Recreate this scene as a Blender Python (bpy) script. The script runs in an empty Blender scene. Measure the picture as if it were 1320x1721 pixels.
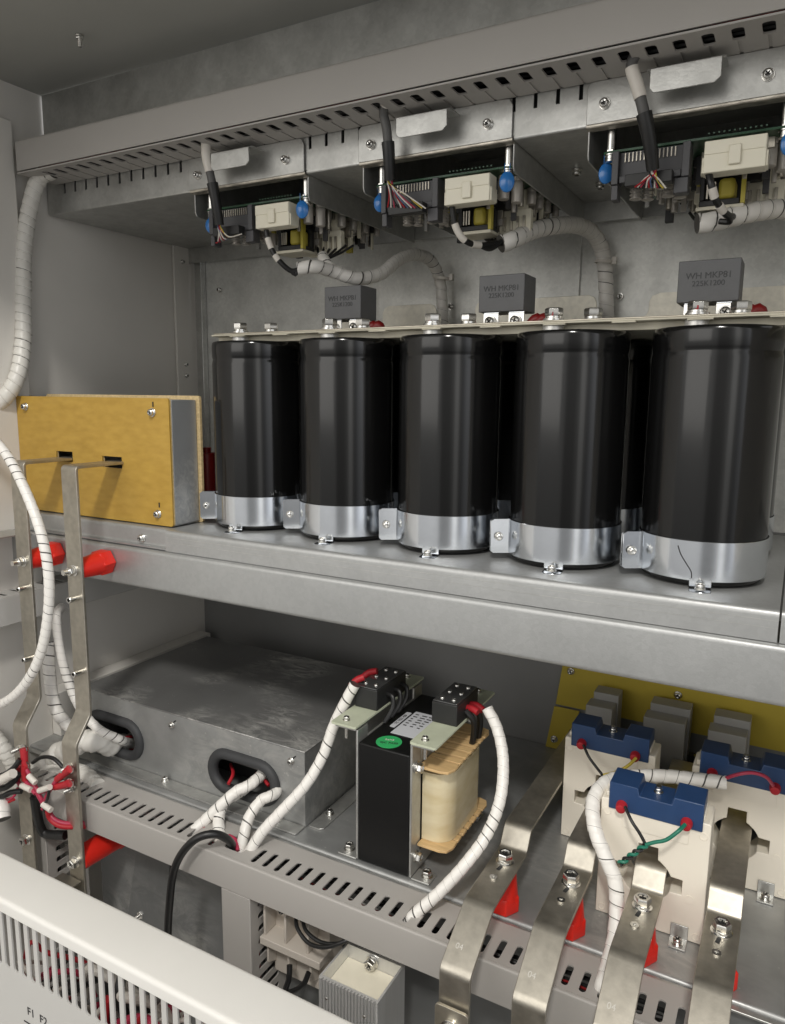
import bpy, bmesh, math, random
from mathutils import Vector, Matrix, Quaternion
from mathutils.geometry import tessellate_polygon
random.seed(7)
C = bpy.context.scene
COL = C.collection
PI = math.pi

# ------------------------------------------------------------------ camera
cd = bpy.data.cameras.new('camera'); cam = bpy.data.objects.new('camera', cd); COL.objects.link(cam)
R = Matrix(((0.875952,0.482316,0.008951),(-0.084247,0.134682,0.987301),(0.474986,-0.865582,0.158609))).transposed().to_4x4()
cam.matrix_world = Matrix.Translation((0.49061,-0.60513,0.13705)) @ R
cd.sensor_fit = 'HORIZONTAL'; cd.sensor_width = 36; cd.lens = 33.8740
cd.clip_start = .01; cd.clip_end = 100
C.camera = cam

# ------------------------------------------------------------------ world: the unseen dim room as a brightness gradient, lighter above the horizon
w = bpy.data.worlds.new('World'); C.world = w; w.use_nodes = True
nt = w.node_tree; nt.nodes.clear()
out = nt.nodes.new('ShaderNodeOutputWorld'); bg = nt.nodes.new('ShaderNodeBackground')
tc = nt.nodes.new('ShaderNodeTexCoord'); sp = nt.nodes.new('ShaderNodeSeparateXYZ')
nt.links.new(tc.outputs['Generated'], sp.inputs[0])
rz = nt.nodes.new('ShaderNodeValToRGB')
mr = nt.nodes.new('ShaderNodeMapRange'); mr.inputs[1].default_value = -1; mr.inputs[2].default_value = 1
nt.links.new(sp.outputs['Z'], mr.inputs[0]); nt.links.new(mr.outputs[0], rz.inputs[0])
e = rz.color_ramp.elements
e[0].position = 0.0; e[0].color = (.14, .136, .128, 1)
e[1].position = 1.0; e[1].color = (.62, .60, .56, 1)
for pos, v in ((.36, .20), (.47, .38), (.55, .62), (.66, .60), (.75, .6)):
    q = e.new(pos); q.color = (v, v * .985, v * .955, 1)
# bands around the horizon, shaped for capacitor reflections; right side brightened as added fill
def wm(op, a, b2=None):
    n = nt.nodes.new('ShaderNodeMath'); n.operation = op
    for i, v in enumerate((a, b2)):
        if v is None: continue
        if isinstance(v, (int, float)): n.inputs[i].default_value = v
        else: nt.links.new(v, n.inputs[i])
    return n.outputs[0]
az = wm('ARCTAN2', sp.outputs['X'], wm('MULTIPLY', sp.outputs['Y'], -1.0))
az01 = wm('ADD', wm('DIVIDE', az, 2 * math.pi), .5)
ra = nt.nodes.new('ShaderNodeValToRGB'); nt.links.new(az01, ra.inputs[0]); ea = ra.color_ramp.elements
def deg(d): return .5 + d / 360
ea[0].position = 0; ea[0].color = (.35, .35, .35, 1); ea[1].position = 1; ea[1].color = (.3, .3, .3, 1)
for d, v in ((-110, .5), (-80, 1.1), (-20, 1.2), (4, 1.2), (9, .50), (26, .55), (34, 1.0), (38, 2.3), (44, 2.3), (48, .7), (54, .7), (62, 1.7), (72, 2.2), (105, 2.2), (140, .8)):
    q = ea.new(deg(d)); q.color = (v, v * (1.0 if d < 50 else 1.03), v * (1.0 if d < 50 else 1.1), 1)
mxw = nt.nodes.new('ShaderNodeMixRGB'); mxw.blend_type = 'MULTIPLY'; mxw.inputs[0].default_value = 1
nt.links.new(rz.outputs[0], mxw.inputs[1]); nt.links.new(ra.outputs[0], mxw.inputs[2])
nt.links.new(mxw.outputs[0], bg.inputs[0]); bg.inputs[1].default_value = 1.12
nt.links.new(bg.outputs[0], out.inputs[0])

# ------------------------------------------------------------------ lamps: a ceiling panel of the room and an added fill
def area(name, loc, target, sx, sy, power, col):
    d = bpy.data.lights.new(name, 'AREA'); d.shape = 'RECTANGLE'; d.size = sx; d.size_y = sy; d.energy = power; d.color = col
    o = bpy.data.objects.new(name, d); COL.objects.link(o); o.location = loc
    o.rotation_euler = (Vector(target) - Vector(loc)).to_track_quat('-Z', 'Y').to_euler()
    return o
area('ceiling_lamp', (.80, -1.80, 1.85), (.10, -.05, -.05), .26, .26, 30, (1, .97, .92))
area('fill_lamp', (-.9, -2.9, .9), (.25, .1, .1), 2.4, 1.6, 15, (1, .965, .91))  # broad fill added at the left front to brighten the back wall
C.view_settings.view_transform = 'Standard'; C.view_settings.look = 'None'
C.view_settings.exposure = 0.36; C.view_settings.gamma = 1
C.view_settings.use_curve_mapping = False

# ------------------------------------------------------------------ materials
MATS = {}
def mat(name, col, rough=.5, metal=0., var=.0, scale=30., bump=0., bscale=None, coat=0., stretch=None, rvar=0., col2=None, spec=.5, trans=0, scratch=0, detail=5, speck=0, smear=.5, spangle=0):
    m = bpy.data.materials.new(name); m.use_nodes = True; t = m.node_tree
    b = t.nodes['Principled BSDF']
    b.inputs['Base Color'].default_value = (*col, 1); b.inputs['Roughness'].default_value = rough
    b.inputs['Metallic'].default_value = metal; b.inputs['Coat Weight'].default_value = coat; b.inputs['Coat Roughness'].default_value = .08
    b.inputs['Specular IOR Level'].default_value = spec; b.inputs['Transmission Weight'].default_value = trans
    tc = t.nodes.new('ShaderNodeTexCoord'); mp = t.nodes.new('ShaderNodeMapping')
    t.links.new(tc.outputs['Object'], mp.inputs[0])
    if stretch: mp.inputs['Scale'].default_value = stretch
    n = t.nodes.new('ShaderNodeTexNoise'); n.inputs['Scale'].default_value = scale; n.inputs['Detail'].default_value = detail
    t.links.new(mp.outputs[0], n.inputs['Vector'])
    last = None
    if var > 0 or col2:
        cr = t.nodes.new('ShaderNodeValToRGB'); el = cr.color_ramp.elements
        el[0].position = .3; el[1].position = .7
        a = col2 if col2 else tuple(c * (1 - var) for c in col)
        bb = col if col2 else tuple(min(1, c * (1 + var)) for c in col)
        el[0].color = (*a, 1); el[1].color = (*bb, 1)
        t.links.new(n.outputs['Fac'], cr.inputs[0]); t.links.new(cr.outputs[0], b.inputs['Base Color']); last = cr.outputs[0]
    if scratch:
        # chalky hand smudges: a soft patch mask times a fine streaky one
        n3 = t.nodes.new('ShaderNodeTexNoise'); n3.inputs['Scale'].default_value = scratch; n3.inputs['Detail'].default_value = 2
        n4 = t.nodes.new('ShaderNodeTexNoise'); n4.inputs['Scale'].default_value = scratch * 6; n4.inputs['Detail'].default_value = 10; n4.inputs['Roughness'].default_value = .75; n4.inputs['Distortion'].default_value = 1.2
        m4 = t.nodes.new('ShaderNodeMapping'); m4.inputs['Scale'].default_value = (.55, 1.3, 1); m4.inputs['Rotation'].default_value = (0, 0, .5)
        t.links.new(tc.outputs['Object'], n3.inputs['Vector']); t.links.new(tc.outputs['Object'], m4.inputs[0]); t.links.new(m4.outputs[0], n4.inputs['Vector'])
        c3 = t.nodes.new('ShaderNodeMapRange'); c3.inputs[1].default_value = .47; c3.inputs[2].default_value = .62
        c4 = t.nodes.new('ShaderNodeMapRange'); c4.inputs[1].default_value = .43; c4.inputs[2].default_value = .62
        t.links.new(n3.outputs['Fac'], c3.inputs[0]); t.links.new(n4.outputs['Fac'], c4.inputs[0])
        mx = t.nodes.new('ShaderNodeMixRGB'); mx.inputs[2].default_value = (.62, .61, .58, 1)
        mm0 = t.nodes.new('ShaderNodeMath'); mm0.operation = 'MULTIPLY'; t.links.new(c3.outputs[0], mm0.inputs[0]); t.links.new(c4.outputs[0], mm0.inputs[1])
        mm = t.nodes.new('ShaderNodeMath'); mm.operation = 'MULTIPLY'; mm.inputs[1].default_value = smear
        t.links.new(mm0.outputs[0], mm.inputs[0]); t.links.new(mm.outputs[0], mx.inputs[0])
        if last: t.links.new(last, mx.inputs[1])
        else: mx.inputs[1].default_value = (*col, 1)
        t.links.new(mx.outputs[0], b.inputs['Base Color'])
    if spangle:
        vs = t.nodes.new('ShaderNodeTexVoronoi'); vs.inputs['Scale'].default_value = 320; t.links.new(tc.outputs['Object'], vs.inputs['Vector'])
        sv = t.nodes.new('ShaderNodeSeparateColor'); t.links.new(vs.outputs['Color'], sv.inputs[0])
        sr = t.nodes.new('ShaderNodeMapRange'); sr.inputs[3].default_value = 1 - spangle; sr.inputs[4].default_value = 1 + spangle; t.links.new(sv.outputs[0], sr.inputs[0])
        sm = t.nodes.new('ShaderNodeMixRGB'); sm.blend_type = 'MULTIPLY'; sm.inputs[0].default_value = 1
        src = b.inputs['Base Color'].links[0].from_socket if b.inputs['Base Color'].is_linked else None
        if src: t.links.new(src, sm.inputs[1])
        else: sm.inputs[1].default_value = (*col, 1)
        t.links.new(sr.outputs[0], sm.inputs[2]); t.links.new(sm.outputs[0], b.inputs['Base Color'])
    if speck:
        # sparse pale dust grains
        vo = t.nodes.new('ShaderNodeTexVoronoi'); vo.inputs['Scale'].default_value = 190; t.links.new(tc.outputs['Object'], vo.inputs['Vector'])
        nn_ = t.nodes.new('ShaderNodeTexNoise'); nn_.inputs['Scale'].default_value = 70; t.links.new(tc.outputs['Object'], nn_.inputs['Vector'])
        th_ = t.nodes.new('ShaderNodeMapRange'); th_.inputs[1].default_value = .50; th_.inputs[2].default_value = .78; th_.inputs[3].default_value = 0; th_.inputs[4].default_value = .26
        t.links.new(nn_.outputs['Fac'], th_.inputs[0])
        lt_ = t.nodes.new('ShaderNodeMath'); lt_.operation = 'LESS_THAN'; t.links.new(vo.outputs['Distance'], lt_.inputs[0]); t.links.new(th_.outputs[0], lt_.inputs[1])
        mu_ = t.nodes.new('ShaderNodeMath'); mu_.operation = 'MULTIPLY'; mu_.inputs[1].default_value = .6 * speck; t.links.new(lt_.outputs[0], mu_.inputs[0])
        ms = t.nodes.new('ShaderNodeMixRGB'); ms.inputs[2].default_value = (.6, .59, .56, 1); t.links.new(mu_.outputs[0], ms.inputs[0])
        src = b.inputs['Base Color'].links[0].from_socket if b.inputs['Base Color'].is_linked else None
        if src: t.links.new(src, ms.inputs[1])
        else: ms.inputs[1].default_value = (*col, 1)
        t.links.new(ms.outputs[0], b.inputs['Base Color'])
    if rvar > 0:
        n2 = t.nodes.new('ShaderNodeTexNoise'); n2.inputs['Scale'].default_value = scale * .35; n2.inputs['Detail'].default_value = 6
        t.links.new(mp.outputs[0], n2.inputs['Vector'])
        r2 = t.nodes.new('ShaderNodeMapRange'); r2.inputs[1].default_value = .3; r2.inputs[2].default_value = .7
        r2.inputs[3].default_value = max(.02, rough - rvar); r2.inputs[4].default_value = min(1, rough + rvar)
        t.links.new(n2.outputs['Fac'], r2.inputs[0]); t.links.new(r2.outputs[0], b.inputs['Roughness'])
    if bump > 0:
        nb = t.nodes.new('ShaderNodeTexNoise'); nb.inputs['Scale'].default_value = bscale or scale * 4; nb.inputs['Detail'].default_value = 3
        t.links.new(mp.outputs[0], nb.inputs['Vector'])
        bp = t.nodes.new('ShaderNodeBump'); bp.inputs['Strength'].default_value = bump; bp.inputs['Distance'].default_value = .0006
        t.links.new(nb.outputs['Fac'], bp.inputs['Height']); t.links.new(bp.outputs[0], b.inputs['Normal'])
    MATS[name] = m
    return m
GALV = mat('galvanised_steel', (.50, .50, .48), .40, .75, spangle=.05, var=.10, scale=60, bump=.12, bscale=500, rvar=.10)
GALVD = mat('galvanised_dusty', (.38, .385, .38), .45, .65, var=.10, scale=45, bump=.12, bscale=500, rvar=.10, scratch=7, speck=1)
BACKG = mat('galvanised_back', (.66, .66, .63), .46, .45, spangle=.05, var=.14, scale=26, bump=.12, bscale=400, rvar=.1, detail=8)
BEAMM = mat('shelf_steel', (.42, .425, .42), .44, .65, spangle=.035, var=.04, scale=40, bump=.15, bscale=700, rvar=.06)
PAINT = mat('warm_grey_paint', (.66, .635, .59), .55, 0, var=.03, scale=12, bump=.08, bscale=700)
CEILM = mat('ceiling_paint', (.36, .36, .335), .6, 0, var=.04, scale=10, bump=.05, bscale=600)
TERM = mat('bare_aluminium', (.78, .77, .74), .38, .5)
PVC = mat('grey_duct_plastic', (.40, .38, .355), .5, 0, var=.02, scale=20, bump=.04, bscale=600)
PVC2 = mat('pale_duct_plastic', (.48, .47, .445), .5, 0, var=.02, scale=20, bump=.04, bscale=600)
LOWP = mat('lower_plate_steel', (.20, .205, .205), .5, .5, var=.10, scale=14, rvar=.1, scratch=5)
WHITEP = mat('cream_white_paint', (.69, .675, .635), .45, 0, var=.015, scale=20, bump=.10, bscale=900)
BLACKG = mat('black_gloss_sleeve', (.005, .005, .005), .15, 0, coat=.12, bump=.04, bscale=60, spec=.42, stretch=(6, 6, .35))
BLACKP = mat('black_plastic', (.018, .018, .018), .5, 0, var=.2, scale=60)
BLACKM = mat('black_varnish', (.007, .007, .007), .42, 0, bump=.5, bscale=90, stretch=(1, .02, .6), coat=0, spec=.3)
RUBBER = mat('dark_rubber', (.035, .036, .038), .6, 0, var=.1)
ZINC = mat('bright_zinc', (.72, .75, .79), .17, 1., var=.05, scale=50, rvar=.05, bump=.025, bscale=900)
LOWB = mat('lower_back_shaded', (.24, .24, .236), .6, .2, var=.1, scale=8)  # dark base colour carries the shade under the shelf
LIDM = mat('dusty_lid_steel', (.23, .23, .225), .42, .5, var=.12, scale=14, rvar=.12, scratch=9, speck=1, smear=1.)
WORN = mat('worn_edge_steel', (.62, .58, .50), .4, .7, col2=(.26, .235, .20), scale=260, detail=8, stretch=(.4, 1, 1), bump=.2, bscale=400)
CHROME = mat('screw_steel', (.70, .69, .66), .24, 1., var=.08, scale=200)
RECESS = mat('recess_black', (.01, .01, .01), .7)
TIN = mat('tinned_copper', (.45, .42, .36), .42, .92, var=.10, scale=160, bump=.05, bscale=900, rvar=.08)
TINF = mat('tinned_front', (.56, .52, .43), .38, .85, var=.12, scale=140, bump=.08, bscale=420, rvar=.10)
GOLD = mat('phenolic_gold', (.48, .30, .055), .42, 0, var=.0, scale=60, col2=(.40, .24, .038), stretch=(1, 1, 2.6), rvar=.12, bump=.08, bscale=300, detail=12)
GOLDE = mat('phenolic_edge', (.55, .42, .22), .7, 0, var=.2, scale=300)
YELL = mat('yellow_sheet', (.52, .40, .045), .5, 0, var=.06, scale=20)
BLUEG = mat('blue_grey_steel', (.34, .35, .355), .5, .5, var=.06, scale=30, scratch=14)
CREAM = mat('cream_plastic', (.80, .745, .64), .45, 0, var=.02, scale=20, bump=.04, bscale=400)
CREAM2 = mat('connector_cream', (.80, .76, .62), .4, 0)
NAVY = mat('navy_plastic', (.018, .050, .135), .38, 0, var=.08, scale=60, bump=.06, bscale=500)
RED = mat('red_resin', (.72, .022, .012), .38, 0, var=.05, scale=40)
REDT = mat('red_vinyl', (.40, .012, .02), .55, 0)
REDD = mat('dark_red', (.24, .010, .010), .4)
WRAPD = mat('wire_black', (.012, .012, .012), .4, 0)
GREYC = mat('grey_capacitor', (.145, .147, .152), .55, 0, var=.04, scale=80, bump=.06, bscale=600)
GREYL = mat('light_grey_capacitor', (.33, .325, .31), .55, 0, var=.05)
INK = mat('ink_grey', (.07, .07, .073), .6)
INKB = mat('ink_black', (.02, .02, .02), .6)
INKL = mat('ink_pale', (.55, .53, .48), .6)
LAMI = mat('cream_laminate', (.66, .62, .50), .5, 0, var=.08, scale=60)
PCB = mat('circuit_green', (.02, .075, .035), .4, 0, var=.25, scale=150)
FIBRE = mat('glass_fibre_green', (.50, .53, .40), .45, 0, var=.08, scale=70)
COILM = mat('coil_tape', (.74, .66, .46), .24, 0, var=.0, col2=(.60, .49, .28), scale=30, coat=.8, bump=.4, bscale=60, stretch=(1, 1, 2.2))
WOOD = mat('bobbin_tan', (.62, .42, .20), .55, 0, var=.12, scale=60, stretch=(1, 6, 1))
LABELW = mat('label_white', (.62, .63, .66), .35, 0)
GREENL = mat('label_green', (.04, .42, .13), .4, 0)
BLUED = mat('disc_blue', (.02, .17, .50), .28, 0, coat=.4)
YELT = mat('trafo_yellow', (.50, .42, .06), .45, 0)
ECAP = mat('capacitor_can', (.46, .43, .39), .38, .35, var=.1)
DKGR = mat('dark_grey_plastic', (.075, .075, .08), .5, 0)
ALU = mat('anodised_aluminium', (.70, .70, .69), .42, .7, var=.04, stretch=(8, 8, .3), scale=40)
POTT = mat('potting_cream', (.80, .75, .61), .6, 0, var=.06, scale=40, bump=.2, bscale=60)
BEIGE = mat('beige_plastic', (.55, .50, .44), .5, 0, var=.02)
WGREEN = mat('wire_green', (.01, .16, .10), .4)
WYEL = mat('wire_yellow', (.50, .38, .04), .4)
WWHT = mat('wire_white', (.68, .64, .58), .45)
WPNK = mat('wire_pink', (.40, .03, .07), .4)
WBLU = mat('wire_blue', (.08, .12, .22), .4)
SLEEVE = mat('grey_sleeve', (.10, .098, .095), .5)
TAPEW = mat('white_tape', (.70, .68, .63), .4, 0, var=.05, scale=60, bump=.5, bscale=60)

def spiral_mat(name, col, pitch, gap, seed):
    m = bpy.data.materials.new(name); m.use_nodes = True; t = m.node_tree; b = t.nodes['Principled BSDF']
    b.inputs['Roughness'].default_value = .38
    uv = t.nodes.new('ShaderNodeUVMap'); s = t.nodes.new('ShaderNodeSeparateXYZ'); t.links.new(uv.outputs[0], s.inputs[0])
    def M(op, a, b2):
        n = t.nodes.new('ShaderNodeMath'); n.operation = op
        for i, v in enumerate((a, b2)):
            if v is None: continue
            if isinstance(v, (int, float)): n.inputs[i].default_value = v
            else: t.links.new(v, n.inputs[i])
        return n.outputs[0]
    ph = M('ADD', M('DIVIDE', s.outputs['X'], pitch), s.outputs['Y'])
    nz = t.nodes.new('ShaderNodeTexNoise'); nz.noise_dimensions = '1D'; nz.inputs['Scale'].default_value = 22; t.links.new(M('ADD', s.outputs['X'], seed), nz.inputs['W'])
    fr = M('FRACT', ph, None)
    width = M('MULTIPLY', M('SUBTRACT', nz.outputs['Fac'], .47), gap * 7)
    width = M('MAXIMUM', width, gap * .16)
    dark = M('LESS_THAN', fr, width)
    mx = t.nodes.new('ShaderNodeMixRGB'); mx.inputs[1].default_value = (*col, 1); mx.inputs[2].default_value = (.06, .056, .05, 1)
    t.links.new(dark, mx.inputs[0]); t.links.new(mx.outputs[0], b.inputs['Base Color'])
    MATS[name] = m; return m
SPIR = spiral_mat('spiral_wrap_white', (.80, .775, .73), .0115, .10, 0.)
SPIRB = spiral_mat('spiral_wrap_wide', (.66, .64, .59), .0100, .08, 3.3)
SPIRF = spiral_mat('spiral_wrap_fine', (.80, .775, .73), .0085, .08, 7.1)

# ------------------------------------------------------------------ mesh helpers
def V(*a): return Vector(a)
def wl(o):
    q = o.location.copy()
    while o.parent is not None: o = o.parent; q += o.location
    return q
class MB:
    def __init__(s): s.bm = bmesh.new(); s.uv = None
    def face(s, vs):
        try: return s.bm.faces.new(vs)
        except ValueError: return None
    def box(s, x0, x1, y0, y1, z0, z1, mtx=None):
        c = [V(x, y, z) for x in (x0, x1) for y in (y0, y1) for z in (z0, z1)]
        if mtx: c = [mtx @ v for v in c]
        v = [s.bm.verts.new(p) for p in c]
        for f in ((0, 1, 3, 2), (4, 6, 7, 5), (0, 4, 5, 1), (2, 3, 7, 6), (0, 2, 6, 4), (1, 5, 7, 3)): s.face([v[i] for i in f])
        return s
    def rings(s, rings, cap=True, closed=False):
        vr = [[s.bm.verts.new(p) for p in r] for r in rings]; n = len(vr[0])
        for a, b in zip(vr, vr[1:]):
            for i in range(n): s.face([a[i], a[(i + 1) % n], b[(i + 1) % n], b[i]])
        if cap: s.face(vr[0][::-1]); s.face(vr[-1])
        return vr
    def lathe(s, prof, org=(0, 0, 0), axis=(0, 0, 1), n=32, cap=True, start=0.):
        ax = V(*axis).normalized(); q = V(0, 0, 1).rotation_difference(ax); o = V(*org)
        s.rings([[o + q @ V(r * math.cos(start + 2 * PI * i / n), r * math.sin(start + 2 * PI * i / n), z) for i in range(n)] for r, z in prof], cap)
        return s
    def cyl(s, p0, p1, r0, r1=None, n=24, start=0.):
        p0 = V(*p0); p1 = V(*p1); return s.lathe([(r0, 0), (r0 if r1 is None else r1, (p1 - p0).length)], p0, p1 - p0, n, True, start)
    def prism(s, pts, org, ux, uy, t, holes=()):
        ux = V(*ux); uy = V(*uy); nn = ux.cross(uy).normalized(); o = V(*org)
        loops = [list(pts)] + [list(h) for h in holes]
        tri = tessellate_polygon([[V(a, b, 0) for a, b in L] for L in loops])
        flat = [p for L in loops for p in L]
        fv = [s.bm.verts.new(o + ux * a + uy * b) for a, b in flat]
        bv = [s.bm.verts.new(o + ux * a + uy * b + nn * t) for a, b in flat]
        for f in tri:
            s.face([fv[i] for i in f]); s.face([bv[i] for i in reversed(f)])
        k = 0
        for L in loops:
            m = len(L)
            for i in range(m):
                a, b = k + i, k + (i + 1) % m
                s.face([fv[a], fv[b], bv[b], bv[a]])
            k += m
        return s
    def tube(s, pts, r, n=14, spiral=None, step=None, raw=False):
        P = [V(*p) for p in pts] if raw else spline(pts, step or .002)
        if s.uv is None: s.uv = s.bm.loops.layers.uv.new('UVMap')
        rad = r if callable(r) else (lambda u, L: r)
        L = sum((b - a).length for a, b in zip(P, P[1:]))
        t0 = (P[1] - P[0]).normalized(); ref = V(0, 0, 1) if abs(t0.z) < .9 else V(1, 0, 0)
        nrm = t0.cross(ref).normalized(); prev = t0; u = 0; rings = []; us = []
        for i, pnt in enumerate(P):
            t = (P[min(i + 1, len(P) - 1)] - P[max(i - 1, 0)]).normalized()
            nrm = prev.rotation_difference(t) @ nrm; prev = t; bn = t.cross(nrm)
            if i: u += (pnt - P[i - 1]).length
            ring = []
            for k in range(n):
                a = 2 * PI * k / n; rr = rad(u, L)
                if spiral:
                    ph = (u / spiral[0] + k / n) % 1.0
                    rr *= 1 + spiral[1] * (ph - .5) * (1 if ph > .12 else 2.2)
                ring.append(s.bm.verts.new(pnt + nrm * math.cos(a) * rr + bn * math.sin(a) * rr))
            rings.append(ring); us.append(u)
        for i in range(len(rings) - 1):
            for k in range(n):
                f = s.face([rings[i][k], rings[i][(k + 1) % n], rings[i + 1][(k + 1) % n], rings[i + 1][k]])
                if f:
                    for lp, (uu, vv) in zip(f.loops, ((us[i], k / n), (us[i], (k + 1) / n), (us[i + 1], (k + 1) / n), (us[i + 1], k / n))): lp[s.uv].uv = (uu, vv)
        s.face(rings[0][::-1]); s.face(rings[-1])
        return s
    def strip(s, path, t, x0, x1):
        # flat bar: (y,z) centre path with thickness t, extruded along x
        P = [V(a, b) for a, b in path]; L = []; Rr = []
        for i, q in enumerate(P):
            a = (q - P[i - 1]).normalized() if i else (P[1] - P[0]).normalized()
            b = (P[i + 1] - q).normalized() if i < len(P) - 1 else a
            na = V(-a.y, a.x); nb = V(-b.y, b.x); m = (na + nb).normalized(); k = t / 2 / max(.3, m.dot(na))
            L.append(q + m * k); Rr.append(q - m * k)
        vv = [[s.bm.verts.new((x, c.x, c.y)) for x in (x0, x1)] + [s.bm.verts.new((x, d.x, d.y)) for x in (x1, x0)] for c, d in zip(L, Rr)]
        for a, b in zip(vv, vv[1:]):
            for i in range(4): s.face([a[i], a[(i + 1) % 4], b[(i + 1) % 4], b[i]])
        s.face(vv[0][::-1]); s.face(vv[-1])
        return s
    def build(s, name, m, parent=None, bevel=0., seg=2, smooth=35, wn=False, **tags):
        bm = s.bm
        bmesh.ops.recalc_face_normals(bm, faces=bm.faces)
        if parent is not None: off = wl(parent)
        else:
            xs = [v.co for v in bm.verts]
            off = V((min(v.x for v in xs) + max(v.x for v in xs)) / 2, (min(v.y for v in xs) + max(v.y for v in xs)) / 2, min(v.z for v in xs))
        bmesh.ops.translate(bm, verts=bm.verts, vec=-off)
        me = bpy.data.meshes.new(name); bm.to_mesh(me); bm.free()
        me.shade_smooth(); me.set_sharp_from_angle(angle=math.radians(smooth))
        me.materials.append(m)
        o = bpy.data.objects.new(name, me); COL.objects.link(o)
        if parent is not None: o.parent = parent
        else: o.location = off
        if bevel:
            b = o.modifiers.new('edge', 'BEVEL'); b.width = bevel; b.segments = seg; b.limit_method = 'ANGLE'; b.angle_limit = math.radians(40); b.harden_normals = False
        for k, v in tags.items(): o[k] = v
        return o
def spline(pts, step=.002):
    P = [V(*p[:3]) for p in pts]
    if len(P) == 2: P = [P[0], P[0].lerp(P[1], .5), P[1]]
    E = [P[0] * 2 - P[1]] + P + [P[-1] * 2 - P[-2]]; o = []
    for i in range(1, len(E) - 2):
        a, b, c, d = E[i - 1:i + 3]; n = max(2, int((c - b).length / step))
        # centripetal-ish Catmull-Rom
        for k in range(n):
            t = k / n
            o.append(.5 * ((2 * b) + (c - a) * t + (2 * a - 5 * b + 4 * c - d) * t * t + (3 * b - a - 3 * c + d) * t ** 3))
    o.append(P[-1]); return o
def fillet(path, r, n=5):
    P = [V(a, b) for a, b in path]; o = [P[0]]
    for i in range(1, len(P) - 1):
        a, b, c = P[i - 1:i + 2]; d1 = (a - b); d2 = (c - b); k = min(r, d1.length * .45, d2.length * .45)
        s, e = b + d1.normalized() * k, b + d2.normalized() * k
        for j in range(n + 1):
            t = j / n; o.append(s.lerp(b, t).lerp(b.lerp(e, t), t))
    o.append(P[-1]); return [(q.x, q.y) for q in o]
def rr(cx, cy, w, h, r, n=4):
    o = []
    for sx, sy, a0 in ((1, 1, 0), (-1, 1, 90), (-1, -1, 180), (1, -1, 270)):
        for k in range(n + 1):
            a = math.radians(a0 + 90 * k / n); o.append((cx + sx * (w / 2 - r) + r * math.cos(a), cy + sy * (h / 2 - r) + r * math.sin(a)))
    return o
def mixp(a, b, t): return tuple(V(*a).lerp(V(*b), t))
def rect(x0, x1, y0, y1): return [(x0, y0), (x1, y0), (x1, y1), (x0, y1)]
def thing(name, label, cat, loc=(0, 0, 0), group=None):
    o = bpy.data.objects.new(name, None); o.empty_display_size = .01; COL.objects.link(o); o.location = loc
    o['label'] = label; o['category'] = cat
    if group: o['group'] = group
    return o
def tag(o, label, cat, group=None):
    o['label'] = label; o['category'] = cat
    if group: o['group'] = group
    return o
def struct(o): o['kind'] = 'structure'; return o
def dup(root, loc, label, group=None):
    r = root.copy(); COL.objects.link(r); r.location = loc; r['label'] = label
    if group: r['group'] = group
    for ch in list(root.children):
        c = ch.copy(); COL.objects.link(c); c.parent = r
        for g in ch.children:
            d = g.copy(); COL.objects.link(d); d.parent = c
    return r
def text(body, size, org, ux, uy, m, parent, name='lettering', align='CENTER', depth=.00015):
    cu = bpy.data.curves.new(name, 'FONT'); cu.body = body; cu.size = size; cu.align_x = align; cu.align_y = 'CENTER'; cu.extrude = depth
    to = bpy.data.objects.new(name + '_tmp', cu); COL.objects.link(to)
    dg = bpy.context.evaluated_depsgraph_get(); me = bpy.data.meshes.new_from_object(to.evaluated_get(dg))
    bpy.data.objects.remove(to)
    ux = V(*ux).normalized(); uy = V(*uy).normalized(); n = ux.cross(uy)
    me.transform(Matrix.Translation(V(*org) - wl(parent)) @ Matrix((ux, uy, n)).transposed().to_4x4())
    me.materials.clear(); me.materials.append(m); me.name = name
    o = bpy.data.objects.new(name, me); COL.objects.link(o); o.parent = parent
    return o

# screws: one mesh each, laid along +Z, copied wherever one is needed
def m_pan():
    b = MB()
    b.lathe([(.0046, 0), (.0046, .0007), (.0044, .0009)], n=24)
    b.lathe([(.0036, .0009), (.0037, .0018), (.0034, .0021)], n=20)
    b.lathe([(.0034, .0021), (.0036, .0026), (.0036, .0040), (.0031, .0047), (.0022, .0051), (.00215, .0046), (.0005, .0042)], n=24)
    return b
def m_hex():
    b = MB()
    b.lathe([(.0056, 0), (.0056, .0009), (.0053, .0011)], n=28)
    b.lathe([(.0045, .0011), (.0045, .0022), (.0042, .0024)], n=24)
    b.lathe([(.0046, .0024), (.0048, .0030), (.0048, .0060), (.0043, .0066), (.0030, .0066), (.0027, .0058), (.0003, .0056)], n=6)
    return b
def m_stud():
    b = MB()
    b.lathe([(.0052, 0), (.0052, .0009), (.0050, .0010)], n=24)
    b.lathe([(.0047, .0010), (.0049, .0014), (.0049, .0044), (.0045, .0049)], n=6)
    pr = []
    for i in range(12):
        z = .0049 + i * .0008; pr += [(.0026, z), (.0022, z + .0004)]
    b.lathe(pr, n=16)
    return b
def m_cross():
    b = MB(); b.box(-.0019, .0019, -.0004, .0004, 0, .0003); b.box(-.0004, .0004, -.0019, -.0004, 0, .0003); b.box(-.0004, .0004, .0004, .0019, 0, .0003); return b
SCREW = {}
for k, f in (('pan', m_pan), ('hex', m_hex), ('stud', m_stud)):
    o = f().build(k, CHROME, smooth=40); SCREW[k] = o.data; off = o.location.copy(); o.data.transform(Matrix.Translation(off)); bpy.data.objects.remove(o)
o = m_cross().build('x', RECESS); CROSS = o.data; CROSS.transform(Matrix.Translation(o.location)); bpy.data.objects.remove(o)
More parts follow.
